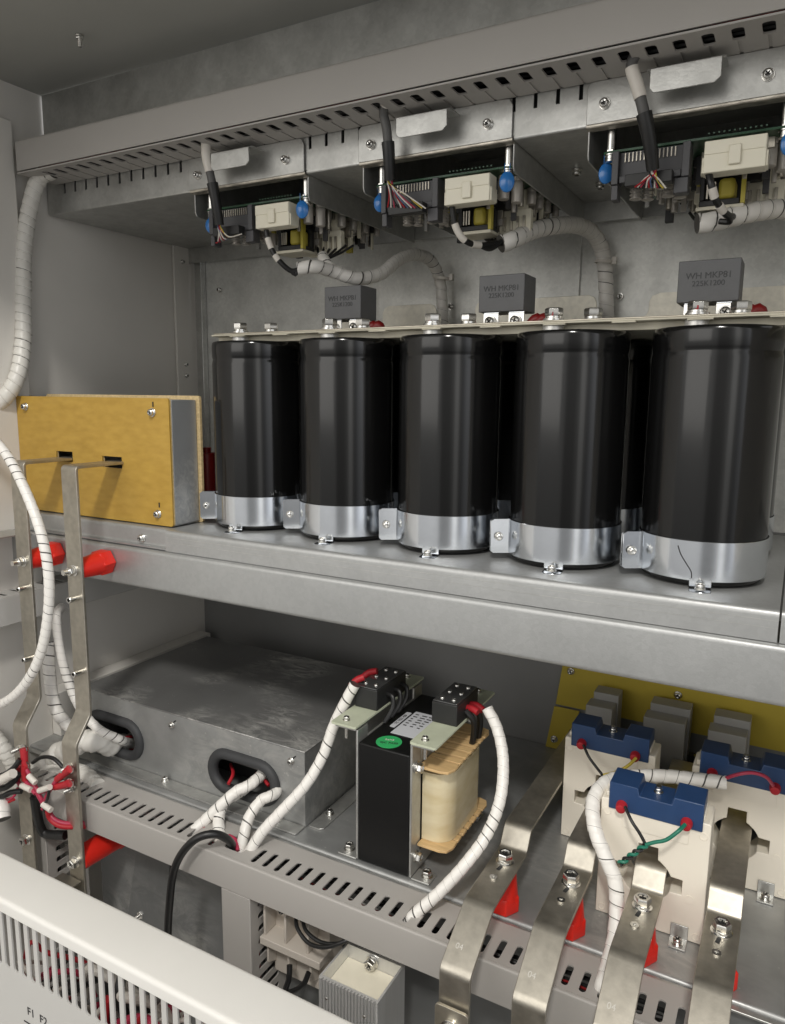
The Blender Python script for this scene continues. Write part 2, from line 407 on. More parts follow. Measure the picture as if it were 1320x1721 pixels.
def screw(kind, loc, nrm, parent, s=1., name='bolt', cross=True):
    o = bpy.data.objects.new(name, SCREW[kind]); COL.objects.link(o); o.parent = parent
    o.location = V(*loc) - wl(parent)
    o.rotation_mode = 'QUATERNION'; o.rotation_quaternion = V(0, 0, 1).rotation_difference(V(*nrm).normalized()) @ Quaternion((0, 0, 1), random.random() * 6)
    o.scale = (s, s, s)
    if cross and kind in ('pan', 'hex'):
        c = bpy.data.objects.new('cross_recess', CROSS); COL.objects.link(c); c.parent = o
        c.location = (0, 0, .0046 if kind == 'pan' else .0058)
    return o

# ================================================================== setting: the cabinet shell
XL, YB, ZC = -.31, .24, .4724
struct(MB().box(XL - .004, XL, -.62, YB + .01, -1.0, ZC).build('left_wall', PAINT))
struct(MB().box(.98, .984, -.30, YB + .01, -1.0, ZC).build('right_wall', PAINT))
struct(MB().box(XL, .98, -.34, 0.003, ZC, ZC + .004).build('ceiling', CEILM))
struct(MB().box(XL, .98, YB, YB + .003, -.0005, .40).build('back_wall', BACKG))
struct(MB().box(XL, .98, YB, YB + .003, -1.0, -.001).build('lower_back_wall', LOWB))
struct(MB().box(XL, .98, -.5, YB, -1.01, -1.0).build('cabinet_floor', PAINT))
b = MB(); b.box(XL + .0005, XL + .011, -.30, -.045, -.9, .43)
tag(b.build('door_post', PAINT, bevel=.0015), 'grey painted door post at the front edge of the left wall', 'post')
# post and strip in the rear left corner
r = thing('corner_post', 'grey folded steel post in the rear left corner of the upper bay', 'post', (XL + .001, .2, -.15))
MB().prism(rect(-.15, .40, .197, .2385), (XL + .0008, 0, 0), (0, 0, 1), (0, 1, 0), -.004).build('side_flange', PAINT, r, bevel=.0008)
b = MB(); b.box(XL + .001, XL + .024, .2365, .2392, -.15, .40); b.box(XL + .0215, XL + .024, .229, .2362, -.15, .40)
b.build('rear_flange', GALV, r, bevel=.0006)
for z in (.32, .16, .176): screw('pan', (XL + .005, .213, z), (1, 0, 0), r, .7)
# panels and plates fixed on the back wall
def backpanel(x0, x1, z0, z1, label):
    o = MB().prism(rr((x0 + x1) / 2, (z0 + z1) / 2, x1 - x0, z1 - z0, .008), (0, YB - .0006, 0), (1, 0, 0), (0, 0, 1), .0022).build('access_panel', BACKG, bevel=.0005)
    return tag(o, label, 'panel')
backpanel(.005, .262, .205, .33, 'dull grey access panel on the back wall behind the middle spiral cable')
r = thing('wall_screws', 'small screws scattered on the bare steel back wall', 'screws', (.3, YB, .25))
for q in ((0.1067,0.2365,0.2414), (0.3067,0.2365,0.2428), (0.3069,0.2365,0.3260), (-0.2590,0.2375,0.2817), (0.2838,0.2300,0.3415)): screw('pan', q, (0, -1, 0), r, .8, name='screw')
r['label'] = 'small cross head screws on the bare steel back wall'
# ceiling stud
r = thing('ceiling_stud', 'small threaded stud hanging from the dark ceiling', 'stud', (-.144, -.078, ZC))
screw('stud', (-.144, -.078, ZC - .0005), (0, 0, -1), r, .75, name='stud_body')

# ================================================================== upper frame
X1 = .70
BAYS = (-.083, .1215, .326); BW = .1455
fr = thing('upper_rail', 'galvanised front rail with a row of narrow slits above the three driver boards', 'frame', (.2, 0, .34))
sl = []
x = -.2766
while x < X1 - .02:
    sl.append(rect(x - .0016, x + .0016, .3615, .379)); x += .0181
fp = MB().prism(rect(XL + .003, X1, .343, ZC - .001), (0, 0, 0), (1, 0, 0), (0, 0, 1), -.0015, sl).build('front_plate', GALV, fr)
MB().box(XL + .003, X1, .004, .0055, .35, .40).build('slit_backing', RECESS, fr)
segs = [(XL + .003, BAYS[0] - .0002)]
for i, bx in enumerate(BAYS):
    nx = BAYS[i + 1] if i < 2 else X1
    segs.append((bx + BW + .0002, nx - .0002))
for a, c in segs:
    MB().strip(fillet([(.0008, .3436), (.0008, .341), (.225, .341)], .003), .0014, a, c).build('bottom_plate', GALV, fr)
b = MB(); b.box(XL + .004, X1, .226, .2275, .32, .40); b.build('rear_plate', GALV, fr)
MB().box(XL + .004, X1, .0075, .226, .400, .4015).build('top_plate', LOWP, fr)

def tray(i, bx, label):
    r = thing('module_tray', label, 'tray', (bx + BW / 2, 0, .32), 'module trays in the upper frame')
    # front flange with rounded upper corner, tab folded forward
    x0, x1 = bx + .0004, bx + BW - .0004
    pts = [(x0, .3415), (x1, .3415), (x1, .366), (x1 - .0025, .3705), (x1 - .005, .3715), (x0 + .003, .3715), (x0, .369)]
    holes = []
    MB().prism(pts, (0, -.0016, 0), (1, 0, 0), (0, 0, 1), .0013).build('front_flange', GALV, r, bevel=.0004)
    b = MB(); b.strip(fillet([(-.0012, .3415), (-.0012, .3398), (.006, .3392)], .0018), .0012, x0, x1); b.build('rolled_edge', WORN, r)
    cx = bx + .0735
    b = MB(); b.strip(fillet([(-.0020, .3655), (-.0215, .3655), (-.0225, .3640)], .0012), .0012, cx - .026, cx + .0255)
    b.build('tab_shelf', GALV, r)
    MB().prism([(cx - .0235, .3645), (cx - .0235, .352), (cx - .0205, .3485), (cx + .0195, .3485), (cx + .0235, .352), (cx + .0235, .3645)], (0, -.0228, 0), (1, 0, 0), (0, 0, 1), .0012).build('pull_tab', GALV, r, bevel=.0004)
    for px in (bx + .014, bx + .1245): screw('pan', (px, -.0030, .3545), (0, -1, 0), r, .95)
    # hanging side plates
    for k, sx in enumerate((bx + .0004, bx + BW - .0018)):
        pl = [(.0045, .400), (.0045, .3215), (.0065, .3180), (.0095, .3170), (.2255, .3170), (.2255, .400)]
        MB().prism(pl, (sx, 0, 0), (0, 1, 0), (0, 0, 1), .0013).build('side_plate', GALV, r, bevel=.0004)
    return r
for i, (bx, lb) in enumerate(zip(BAYS, ('leftmost module tray with pull tab beside the solid part of the rail', 'middle module tray with pull tab between the other two', 'rightmost module tray with a worn bright flange and large pull tab'))): tray(i, bx, lb)
r = thing('partition_screws', 'pair of pan head screws in the gap between the middle and right trays', 'screws', (.3, .15, .33))
for q in ((.292, .10, .340), (.300, .155, .340)): screw('pan', q, (0, 0, -1), r, 1.1, name='screw')

# ================================================================== upper wiring trunk
TX0 = -.2885
tr = thing('upper_wiring_trunk', 'long grey plastic wiring trunk with slotted underside along the top', 'cable trunk', (.2, -.025, .3715))
b = MB(); b.strip(fillet([(-.0018, .4055), (-.05, .4055), (-.05, .3745)], .003), .0016, TX0, X1); b.build('cover', PVC, tr)
b = MB(); b.prism(rect(-.0485, -.003, .3745, .4045), (TX0 + .0003, 0, 0), (0, 1, 0), (0, 0, 1), .0014); b.build('end_cap', PVC, tr, bevel=.0005)
h1 = []; h2 = []; x = -.2586 + .0036
xs = []
while x < X1 - .02:
    xs.append(x); x += .0181
for x in xs:
    h1.append(rr(x, -.0335, .0066, .0175, .0022)); h2.append(rr(x, -.0335, .0066, .0175, .0022))
lo = MB()
# outer skin: slot plus narrow score line behind it
lo.prism(rect(TX0, X1, -.0508, -.0245), (0, 0, .3731), (1, 0, 0), (0, 1, 0), -.0014, [rr(x, -.0345, .0080, .0180, .0026) for x in xs])
edge = TX0
for x in xs:
    lo.box(edge, x - .0011, -.0245, -.002, .3717, .3725); edge = x + .0011
lo.box(edge, X1, -.0245, -.002, .3717, .3725)
lo.box(TX0, X1, -.0245, -.002, .3725, .3737)
lo.build('slotted_side', PVC, tr)
for i in range(7):
    m = (WRAPD, REDD, WRAPD, WRAPD, SLEEVE, WRAPD, WRAPD)[i]
    b = MB(); yy = -.042 + .005 * i
    b.tube([(TX0 + .02 + k * .1, yy + random.uniform(-.002, .002), .378 + random.uniform(0, .006)) for k in range(10)], .0022, n=8, step=.02); b.build('inner_wire', m, tr)

# ================================================================== shelf and beam
sh = thing('capacitor_shelf', 'galvanised shelf the black capacitors stand on', 'shelf', (.2, .08, -.02))
b = MB(); b.strip(fillet([(.22, -.001), (-.0765, -.001), (-.0765, -.0218)], .004, 6), .0018, -.0588, .4885); b.build('deck', BEAMM, sh)
b = MB(); b.strip(fillet([(.22, -.001), (-.0765, -.001), (-.0765, -.0218)], .004, 6), .0018, .4899, X1 + .08); b.build('end_deck', BEAMM, sh)
b = MB(); b.strip(fillet([(.19, -.0015), (-.0705, -.0015), (-.0705, -.0195), (-.0765, -.0205)], .003, 5), .0016, -.30, -.0596); b.build('side_deck', BEAMM, sh)
for z in (-.0075, -.0125): MB().box(-.0585, .4882, -.07755, -.0772, z, z + .00035).build('roll_line', GALV, sh)
screw('pan', (-.097, -.0716, -.013), (0, -1, 0), sh, .95); screw('pan', (-.285, -.0716, -.013), (0, -1, 0), sh, .95)
bm_ = thing('shelf_beam', 'plain grey steel beam running under the capacitor shelf', 'beam', (.2, -.06, -.063))
b = MB(); b.strip(fillet([(-.02, -.0232), (-.0808, -.0232), (-.0808, -.0630), (-.02, -.0630)], .0035, 6), .0018, -.304, X1 + .08); b.build('channel', BEAMM, bm_)
b = MB(); b.box(-.304, -.302, -.0795, -.0215, -.0620, -.0242); b.build('end_plate', GALV, bm_)
o = MB().strip(fillet([(-.19, -.0225), (-.083, -.0225)], .001), .0015, -.3088, -.262).build('wall_bracket', GALV)
o.data.transform(Matrix.Identity(4))
tag(o, 'small galvanised bracket at the left end of the shelf beam', 'bracket')
# ================================================================== electrolytic capacitors
def capacitor(loc, label, group):
    r = thing('capacitor', label, 'capacitor', (0, 0, 0), group)
    pr = [(.0405, .0012), (.0430, .0022), (.0442, .005), (.0448, .008), (.0450, .012), (.0450, .1640), (.0448, .1660), (.0443, .1680), (.0442, .1690), (.0446, .1705), (.0449, .1722), (.0450, .1820), (.0446, .1845), (.0436, .1858), (.0420, .1860), (.0410, .1850), (.0405, .1835)]
    MB().lathe(pr, n=72).build('can', BLACKG, r, smooth=50)
    b = MB()
    for s in (-1, 1): b.lathe([(.0085, .1836), (.0085, .1922), (.0082, .1925)], (s * .014, .007 * s - .001, 0), n=24)
    b.build('terminal', TERM, r)
    # clamp ring, ears and foot
    cl = MB(); n = 80; a0 = math.radians(212); g = .03
    ring = []
    for zz, rad in ((.0055, .0454), (.0345, .0454), (.0345, .0464), (.0055, .0464)): ring.append((rad, zz))
    rs = []
    for i in range(n + 1):
        a = a0 + g + (2 * PI - 2 * g) * i / n
        rs.append([V(rd * math.cos(a), rd * math.sin(a), zz) for rd, zz in ring])
    cl.rings(rs)
    d = V(math.cos(a0), math.sin(a0), 0); t = V(-d.y, d.x, 0)
    for s in (-1, 1):
        o_ = d * .0452 + t * (s * .0016)
        pts = [(0, .0055), (.0145, .0055), (.0170, .0075), (.0170, .0325), (.0145, .0345), (0, .0345)]
        cl.prism(pts, o_ - t * .0005, d, (0, 0, 1), .001)
    for fa in (277, 97):
        f = math.radians(fa); fd = V(math.cos(f), math.sin(f), 0); ft = V(-fd.y, fd.x, 0)
        cl.prism([(-.0075, .0015), (.0075, .0015), (.0075, .0075), (-.0075, .0075)], fd * .0452, ft, (0, 0, 1), .001)
        arc = [(-.0075, .0452), (.0075, .0452)] + [(.0075 * math.cos(k * PI / 10), .0545 + .0050 * math.sin(k * PI / 10)) for k in range(11)]
        cl.prism(arc, V(0, 0, .0004), ft, fd, .0011)
    c_ = cl.build('clamp', ZINC, r, bevel=.0003, seg=1, smooth=30)
    ep = d * .0555 + V(0, 0, .020)
    nn = -t if (-t).y < 0 else t
    screw('pan', ep + nn * .0023, nn, c_, .8)
    screw('hex', ep - nn * .0023, -nn, c_, .6, cross=False)
    for fa in (277, 97):
        f = math.radians(fa); screw('pan', (math.cos(f) * .0535, math.sin(f) * .0535, .0015), (0, 0, 1), c_, .85)
    r.location = loc
    return r
CS = .1077
names = ['leftmost black capacitor of the front row, next to the gold box', 'second black capacitor from the left in the front row', 'middle black capacitor of the front row', 'fourth black capacitor from the left in the front row', 'rightmost and nearest black capacitor, with a black pen stroke on its clamp']
first = capacitor((0, 0, 0), names[0], 'black capacitors in the front row')
allc = [first]
for i in range(1, 5): allc.append(dup(first, (i * CS, 0, 0), names[i], 'black capacitors in the front row'))
rn = ['black capacitor of the rear row hidden behind the leftmost front one', 'black capacitor of the rear row behind the second front one', 'rear row black capacitor seen in the gap left of the fourth front one', 'rear row black capacitor seen in the gap left of the nearest one', 'rear row black capacitor with clamp showing right of the nearest one']
for i in range(5): dup(first, (i * CS, .115, 0), rn[i], 'black capacitors in the rear row')
# pen stroke on the nearest clamp
b = MB(); a = [(256, .030), (259, .024), (264, .018), (269, .012), (269.5, .0075)]
b.tube([(.0465 * math.cos(math.radians(q)), .0465 * math.sin(math.radians(q)), z) for q, z in a], .0004, n=6)
bmesh.ops.translate(b.bm, verts=b.bm.verts, vec=V(4 * CS, 0, 0)); b.build('pen_stroke', INKB, allc[4])

# bus plate over the capacitors
bp = thing('bus_plate', 'cream laminated bus plate bolted across the tops of the capacitors', 'bus plate', (.2, .04, .189))
MB().prism([(-.047, -.014), (-.045, -.017), (X1, -.017), (X1, .175), (-.047, .175)], (0, 0, .1927), (1, 0, 0), (0, 1, 0), .0016).build('insulating_sheet', LAMI, bp, bevel=.0004)
MB().prism([(-.045, -.0125), (-.043, -.0155), (X1, -.0155), (X1, .172), (-.045, .172)], (0, 0, .1944), (1, 0, 0), (0, 1, 0), .0013).build('copper_layer', TINF, bp, bevel=.0004)
MB().box(-.0465, X1 - .005, -.0045, .168, .1868, .1926).build('spacer', LAMI, bp, bevel=.0004)
x = -.02
while x < .6:
    MB().box(x, x + .018, -.0185, -.011, .1914, .1926).build('edge_strip', LAMI, bp, bevel=.0004); x += .0539
for i in range(6):
    for s in (-1, 1): screw('hex', (i * CS + s * .014, .007 * s - .001, .1958), (0, 0, 1), bp, 1.5)
    for s in (-1, 1): screw('hex', (i * CS + s * .014, .115 + .007 * s, .1954), (0, 0, 1), bp, 1.6)
for i in (2, 3, 4):
    for s in (-1, 1)[:1]: MB().box(i * CS + s * .014 - .0010, i * CS + s * .014 + .0014, -.0143, -.0138, .1985, .2022).build('red_mark', REDT, bp)

# upright plate with raised lands behind the film capacitors
pts = [(-.045, .197), (X1, .197), (X1, .2365)]
def land(xa, xb, zl, zh, r_=.008):
    return [(xb + r_, zl), (xb + r_ * .3, zl + r_ * .3), (xb, zl + r_), (xb, zh - r_), (xb - r_ * .3, zh - r_ * .3), (xb - r_, zh), (xa + r_, zh), (xa + r_ * .3, zh - r_ * .3), (xa, zh - r_), (xa, zl + r_), (xa - r_ * .3, zl + r_ * .3), (xa - r_, zl)]
pts += [(.3610, .2350), (.3535, .2325), (.3510, .2270), (.3510, .2190), (.3490, .2145), (.343, .2120)]
for xa, xb in ((.1692, .3005), (.0537, .1227), (-.02, .010)): pts += land(xa, xb, .2120, .2365)
pts += [(-.045, .2120)]
o = MB().prism(pts, (0, .165, 0), (1, 0, 0), (0, 0, 1), .002).build('terminal_plate', LAMI, bevel=.0004)
o.data.materials[0] = mat('matt_nickel_plate', (.74, .71, .62), .5, .15, var=.1, scale=40, stretch=(4, 1, 4))
tag(o, 'pale upright plate with rounded lands behind the grey film capacitors', 'plate')

# film capacitors
def filmcap(x0, x1, label):
    r = thing('film_capacitor', label, 'film capacitor', ((x0 + x1) / 2, .06, .1925), 'grey film capacitors on the bus plate')
    MB().box(x0, x1, .040, .0715, .2105, .2425).build('case', GREYC, r, bevel=.0007)
    cx = (x0 + x1) / 2
    text('WH MKP81', .0068, (cx, .0398, .2305), (1, 0, 0), (0, 0, 1), INK, r)
    text('225K1200', .0058, (cx, .0398, .2245), (1, 0, 0), (0, 0, 1), INK, r)
    for dx in (-.010, .014):
        l = MB().strip(fillet([(.034, .1960), (.0435, .1960), (.0435, .2100)], .002), .0012, cx + dx - .007, cx + dx + .007).build('lug', ZINC, r)
        l2 = MB().box(cx + dx - .0075, cx + dx + .0075, .0420, .0432, .1955, .2095).build('lug_plate', CHROME, r, bevel=.0005)
        screw('pan', (cx + dx, .0418, .2020), (0, -1, 0), r, 1.15)
    for s in (0, 1): MB().tube([(cx + .024 + s * .006, .048, .197), (cx + .031 + s * .006, .049, .204), (cx + .036 + s * .004, .05, .1965)], .0048, n=12).build('red_sleeve', REDD, r)
    return r
filmcap(.0555, .0985, 'leftmost grey film capacitor with moulded lettering on the bus plate')
filmcap(.2240, .2670, 'middle grey film capacitor with moulded lettering on the bus plate')
filmcap(.3945, .4400, 'rightmost and largest grey film capacitor behind the nearest black capacitor')

# ================================================================== driver boards
def driver_board(label):
    # built for the first bay (left edge at x = 0), then copied
    r = thing('driver_board', label, 'circuit board', (0, 0, 0), 'driver boards under the upper frame')
    z = .3235
    MB().prism([(.012, .010), (.016, .0075), (.137, .0075), (.1415, .010), (.1415, .165), (.012, .165)], (0, 0, z - .0016), (1, 0, 0), (0, 1, 0), .0016).build('circuit_board', PCB, r)
    for x in (.017, .1375):
        b = MB(); b.cyl((x, .012, z), (x, .012, z + .030), .0036, n=16); b.lathe([(.0042, z), (.0042, z + .0012)], (x, .012, 0), n=6)
        b.lathe([(.0048, z - .0026), (.0048, z - .0017)], (x, .012, 0), n=20); b.lathe([(.0040, z - .0052), (.0040, z - .0029)], (x, .012, 0), n=20); b.lathe([(.0034, z - .0075), (.0042, z - .0070), (.0042, z - .0055)], (x, .012, 0), n=20)
        b.build('standoff', CHROME, r)
    # grey header with pins
    b = MB(); b.box(.022, .075, .010, .0145, .2985, z - .0018); b.box(.020, .025, .004, .018, .2975, z - .0018); b.box(.071, .0765, .004, .018, .2975, z - .0018); b.box(.0255, .0705, .006, .0098, .2985, .3035)
    b.box(.0200, .0250, .006, .017, .2865, .2974); b.box(.0660, .0760, .006, .017, .2865, .2974)
    hd = b.build('header', DKGR, r, bevel=.0005)
    for k in range(14): MB().box(.0285 + k * .0028, .0293 + k * .0028, .0087, .0097, .3140, .3205).build('pin', TIN, hd)
    MB().box(.032, .066, -.004, .0055, .2930, .3015).build('ribbon_plug', BLACKP, r, bevel=.0005)
    # white connector
    b = MB(); b.box(.0870, .1275, -.0035, .0120, .2955, .3172)
    wc = b.build('white_connector', CREAM2, r, bevel=.0006)
    b = MB(); b.box(.1035, .1115, -.0060, -.0037, .2990, .3120); b.build('latch', CREAM2, wc, bevel=.0006)
    b = MB(); b.box(.0858, .1287, -.0020, .0110, .2960, .3065); b.box(.0872, .1272, -.0042, -.0036, .3078, .3168); b.build('shroud', CREAM2, wc, bevel=.0006)
    for k in range(12): MB().box(.088 + k * .0034, .0892 + k * .0034, .002, .0032, z, z + .0009).build('solder_pin', PCB, r)
    # blue discs
    for (x, y, zz, s) in ((.1415, -.001, .3085, 1.), (.0135, .014, .3090, .95)):
        b = MB(); b.lathe([(.0005, -.0026), (.0045, -.0021), (.0070, -.0008), (.0073, 0), (.0070, .0008), (.0045, .0021), (.0005, .0026)], n=28)
        b.cyl((-.002, 0, 0), (-.0025, .013, 0), .0004, n=6); b.cyl((.002, 0, 0), (.0025, .013, 0), .0004, n=6)
        bmesh.ops.transform(b.bm, matrix=Matrix.Translation((x, y, zz)) @ Matrix.Rotation(math.radians(20), 4, 'Z') @ Matrix.Rotation(math.radians(90), 4, 'X') @ Matrix.Diagonal((.85 * s, 1.12 * s, s * 1.2, 1)), verts=b.bm.verts)
        b.build('disc_capacitor', BLUED, r)
    # yellow transformer
    b = MB(); b.box(.0930, .1050, .043, .062, .2875, .3030); b.build('winding', YELT, r, bevel=.003)
    b = MB(); b.box(.080, .109, .041, .066, .2825, .2870); b.box(.080, .0835, .041, .066, .2871, z - .002); b.box(.084, .1085, .060, .066, .2871, z - .002); b.box(.084, .1085, .041, .060, .3045, z - .002); b.build('winding_core', BLACKP, r, bevel=.0006)
    for k in range(3): MB().box(.0850 + k * .0026, .0862 + k * .0026, .0405, .0418, .2880, .3000).build('pin', TIN, r)
    MB().box(.078, .112, .040, .067, .2795, .2823).build('winding_base', LAMI, r, bevel=.0004)
    MB().box(.1095, .1125, .040, .045, .2825, .3215).build('divider', YELT, r)
    # cream terminal strip with lugs
    b = MB(); b.box(.0960, .138, .072, .079, .2800, .3040)
    b.build('terminal_strip', CREAM2, r, bevel=.0006)
    for k in range(6): MB().box(.1000 + k * .0062, .1023 + k * .0062, .0700, .0718, .2860, .2980).build('blade', TIN, r)
    MB().box(.099, .124, .064, .0715, .3035, .3200).build('relay', BLACKP, r, bevel=.0006)
    # electrolytic cans, nearer ones finned
    rnd = random.Random(3)
    for (x, y, rad, h) in ((.102, .026, .0045, .018), (.128, .028, .0048, .019), (.137, .036, .0048, .021), (.131, .058, .0040, .013), (.137, .075, .0042, .014), (.124, .088, .0038, .012), (.137, .098, .0038, .013), (.128, .112, .0036, .012), (.137, .122, .0036, .011), (.112, .10, .004, .013), (.129, .138, .0036, .011), (.138, .146, .0034, .010), (.118, .125, .004, .012)):
        b = MB(); b.lathe([(rad * .9, z - .002 - h), (rad, z - .0025 - h + .001), (rad, z - .006), (rad * .92, z - .0052), (rad, z - .0046), (rad, z - .0018)], (x, y, 0), n=20); b.build('small_capacitor', ECAP, r)
    for k in range(46):
        x, y = rnd.uniform(.022, .136), rnd.uniform(.018, .155); MB().box(x, x + rnd.uniform(.003, .009), y, y + .004, z - rnd.uniform(.005, .012), z - .0017).build('component', rnd.choice((BLACKP, DKGR, CREAM2, BLACKP, ECAP, TIN, BLACKP)), r, bevel=.0003)
    for k in range(40):
        x, y = rnd.uniform(.022, .134), rnd.uniform(.030, .15); h = rnd.uniform(.012, .034); wd = rnd.uniform(.003, .008)
        MB().box(x, x + wd, y, y + rnd.uniform(.002, .006), z - h, z - .0018).build('component', rnd.choice((BLACKP, DKGR, CREAM2, ECAP, TIN, GREYL, YELT, LAMI, DKGR)), r, bevel=.0004)
    for k in range(44):
        x, y = rnd.uniform(.094, .135), rnd.uniform(.030, .160); h = rnd.uniform(.008, .026); wd = rnd.uniform(.002, .006)
        MB().box(x, x + wd, y, y + rnd.uniform(.002, .005), z - h, z - .0018).build('component', rnd.choice((BLACKP, DKGR, CREAM2, ECAP, TIN, GREYL, LAMI, WORN)), r, bevel=.0004)
    for k in range(22):
        x, y = rnd.uniform(.03, .138), rnd.uniform(.03, .14); MB().cyl((x, y, z - rnd.uniform(.014, .028)), (x, y, z - .0018), rnd.uniform(.0018, .0034), n=14).build('small_capacitor', rnd.choice((ECAP, ECAP, TIN)), r)
    for (x, y) in ((.034, .030), (.042, .036), (.058, .032), (.066, .040)):
        b = MB(); prf = []
        for q in range(6): prf += [(.0035, .2905 + q * .0028), (.0048, .2910 + q * .0028), (.0048, .2917 + q * .0028), (.0035, .2922 + q * .0028)]
        prf += [(.0035, z - .002)]
        b.lathe(prf, (x, y, 0), n=20); b.build('finned_post', ECAP, r)
    return r
db = driver_board('driver board under the left tray, dimmest of the three')
db.location = (BAYS[0], 0, 0)
dup(db, (BAYS[1], 0, 0), 'driver board under the middle tray with a fan of coloured wires', 'driver boards under the upper frame')
dup(db, (BAYS[2], 0, 0), 'driver board under the right tray, nearest and best lit', 'driver boards under the upper frame')

# ================================================================== gold box with bus slots
gb = thing('gold_box', 'box with a gold phenolic front panel and two bus bar slots, left on the shelf', 'box', (-.18, -.045, 0))
slots = [rect(-.2345, -.2074, .0595, .0705), rect(-.1602, -.1305, .0565, .0685)]
out_ = rr((-.2986 - .0605) / 2, .0655, .2381, .1295, .003)
MB().prism(out_, (0, -.0625, 0), (1, 0, 0), (0, 0, 1), .0018, slots).build('front_panel', GOLD, gb)
MB().prism(rr((-.2986 - .0605) / 2, .0655, .2381, .1295, .003), (0, -.0610, 0), (1, 0, 0), (0, 0, 1), .0014, slots).build('panel_edge', GOLDE, gb)
b = MB(); b.strip([(-.0605, .0025), (-.0605, .128), (-.0262, .128), (-.0262, .0025)], .0014, -.296, -.0620)
b.prism(rect(-.0600, -.0268, .0020, .1285), (-.0620, 0, 0), (0, 1, 0), (0, 0, 1), .0014)
# cut the inner front of the wrap away so that the slots look into the dark inside
b2 = MB(); b2.box(-.296, -.0622, -.0600, -.0262, .1272, .1286); b2.box(-.0620, -.0606, -.0605, -.0262, .0020, .1286); b2.box(-.296, -.0622, -.0276, -.0262, .002, .127); b2.box(-.296, -.0622, -.06, -.0262, .0006, .002)
b.bm.free(); b2.build('body', BLUEG, gb, bevel=.0006)
MB().prism(rr((-.2986 - .0565) / 2, .0665, .2421, .1325, .003), (0, -.0222, 0), (1, 0, 0), (0, 0, 1), .0030).build('rear_panel', GOLDE, gb)
for q in ((-.0827, .1159), (-.0804, .0125), (-.2815, .1185), (-.282, .013)): screw('pan', (q[0], -.0645, q[1]), (0, -1, 0), gb, .95)
for (qx, qz) in ((-.0815, .1215), (-.0785, .0195)): MB().box(qx - .0006, qx + .0006, -.0650, -.0644, qz, qz + .005).build('pen_stroke', INKB, gb)
# things in the gap behind the box
q = (-0.1044,0.0350,0.0410); b = MB(); b.cyl((q[0], .035, .0012), (q[0], .035, .068), .012, .011, n=24); b.cyl((q[0], .035, .0682), (q[0], .035, .074), .005, n=20)
tag(b.build('dark_insulator', REDD), 'dark red round insulator standing in the gap behind the gold box', 'insulator')
b = MB(); b.tube([(-.060, .02, .105), (-.052, .005, .112), (-.045, .02, .105), (-.050, .03, .085)], .005, n=12)
tag(b.build('grey_cable', SLEEVE), 'short grey cable looping between the gold box and the first capacitor', 'cable')
b = MB(); b.tube([(-.045, .03, .122), (-.040, .0, .10), (-.036, .02, .088)], .0022, n=8)
tag(b.build('black_wire', WRAPD), 'thin black wire between the gold box and the first capacitor', 'wire')

# ================================================================== left bus bars
def left_bar(xa, xb, label, low):
    r = thing('bus_bar', label, 'bus bar', ((xa + xb) / 2, -.122, low), 'tinned bus bars on the left')
    path = fillet([(-.040, .0625), (-.1220, .0625), (-.1220, -.1935), (-.1412, -.2200), (-.1412, low)], .004, 6)
    MB().strip(path, .003, xa, xb).build('bar', TIN, r, bevel=.0005)
    xm = (xa + xb) / 2
    screw('hex', (xm, -.1236, -.0420), (0, -1, 0), r, 1.05); MB().cyl((xm, -.1300, -.042), (xm, -.1365, -.042), .0028, n=16).build('stud_end', CHROME, r)
    for z in (-.0700, -.148):
        b = MB(); b.lathe([(.0034, 0), (.0034, .0105), (.0030, .0110), (.0019, .0110), (.0019, .002), (.0003, .002)], (xm + .003, -.1236, z), (0, -1, 0), n=18); b.build('rivet_nut', CHROME, r)
    screw('stud', (xm, -.1428, -.245), (0, -1, 0), r, .8); screw('stud', (xm + .002, -.1428, -.268), (0, -1, 0), r, .8)
    screw('hex', (xm, -.1428, -.352), (0, -1, 0), r, 1.15); screw('stud', (xm, -.1428, -.392), (0, -1, 0), r, 1.0)
    return r
left_bar(-.1500, -.1280, 'right hand tinned bus bar coming out of the gold box and bending down', -.46)
left_bar(-.2300, -.2080, 'left hand tinned bus bar coming out of the gold box, partly behind the white cable', -.46)
def insulator(base, top, label, rb=.0135, rt=.0095):
    a = V(*base); c = V(*top); d = (c - a); L = d.length
    b = MB(); b.lathe([(rb, 0), (rb * 1.02, .001), (rb * 1.02, .013), (rb * .93, .0145)], a, d, 6); b.lathe([(rb * .92, .0100), (rt, L)], a, d, 28)
    return tag(b.build('insulator', RED, bevel=.0005, smooth=40), label, 'insulator', 'red standoff insulators')
insulator((-.139, -.0822, -.040), (-.139, -.1202, -.042), 'red insulator between the beam and the right hand bus bar')
insulator((-.219, -.0822, -.040), (-.219, -.1202, -.042), 'red insulator behind the white cable and the left hand bus bar')
insulator((-.139, -.078, -.352), (-.139, -.1396, -.352), 'red insulator low on the right hand bus bar, under the lower trunk', .015, .012)
b = MB(); b.strip([(-.1440, -.372), (-.1780, -.372)], .002, -.160, -.131); b.strip([(-.1780, -.372), (-.1780, -.42)], .002, -.160, -.131); b.box(-.160, -.158, -.178, -.144, -.42, -.372)
tag(b.build('cup_bracket', TIN, bevel=.0004), 'small folded bracket at the foot of the right hand bus bar', 'bracket')

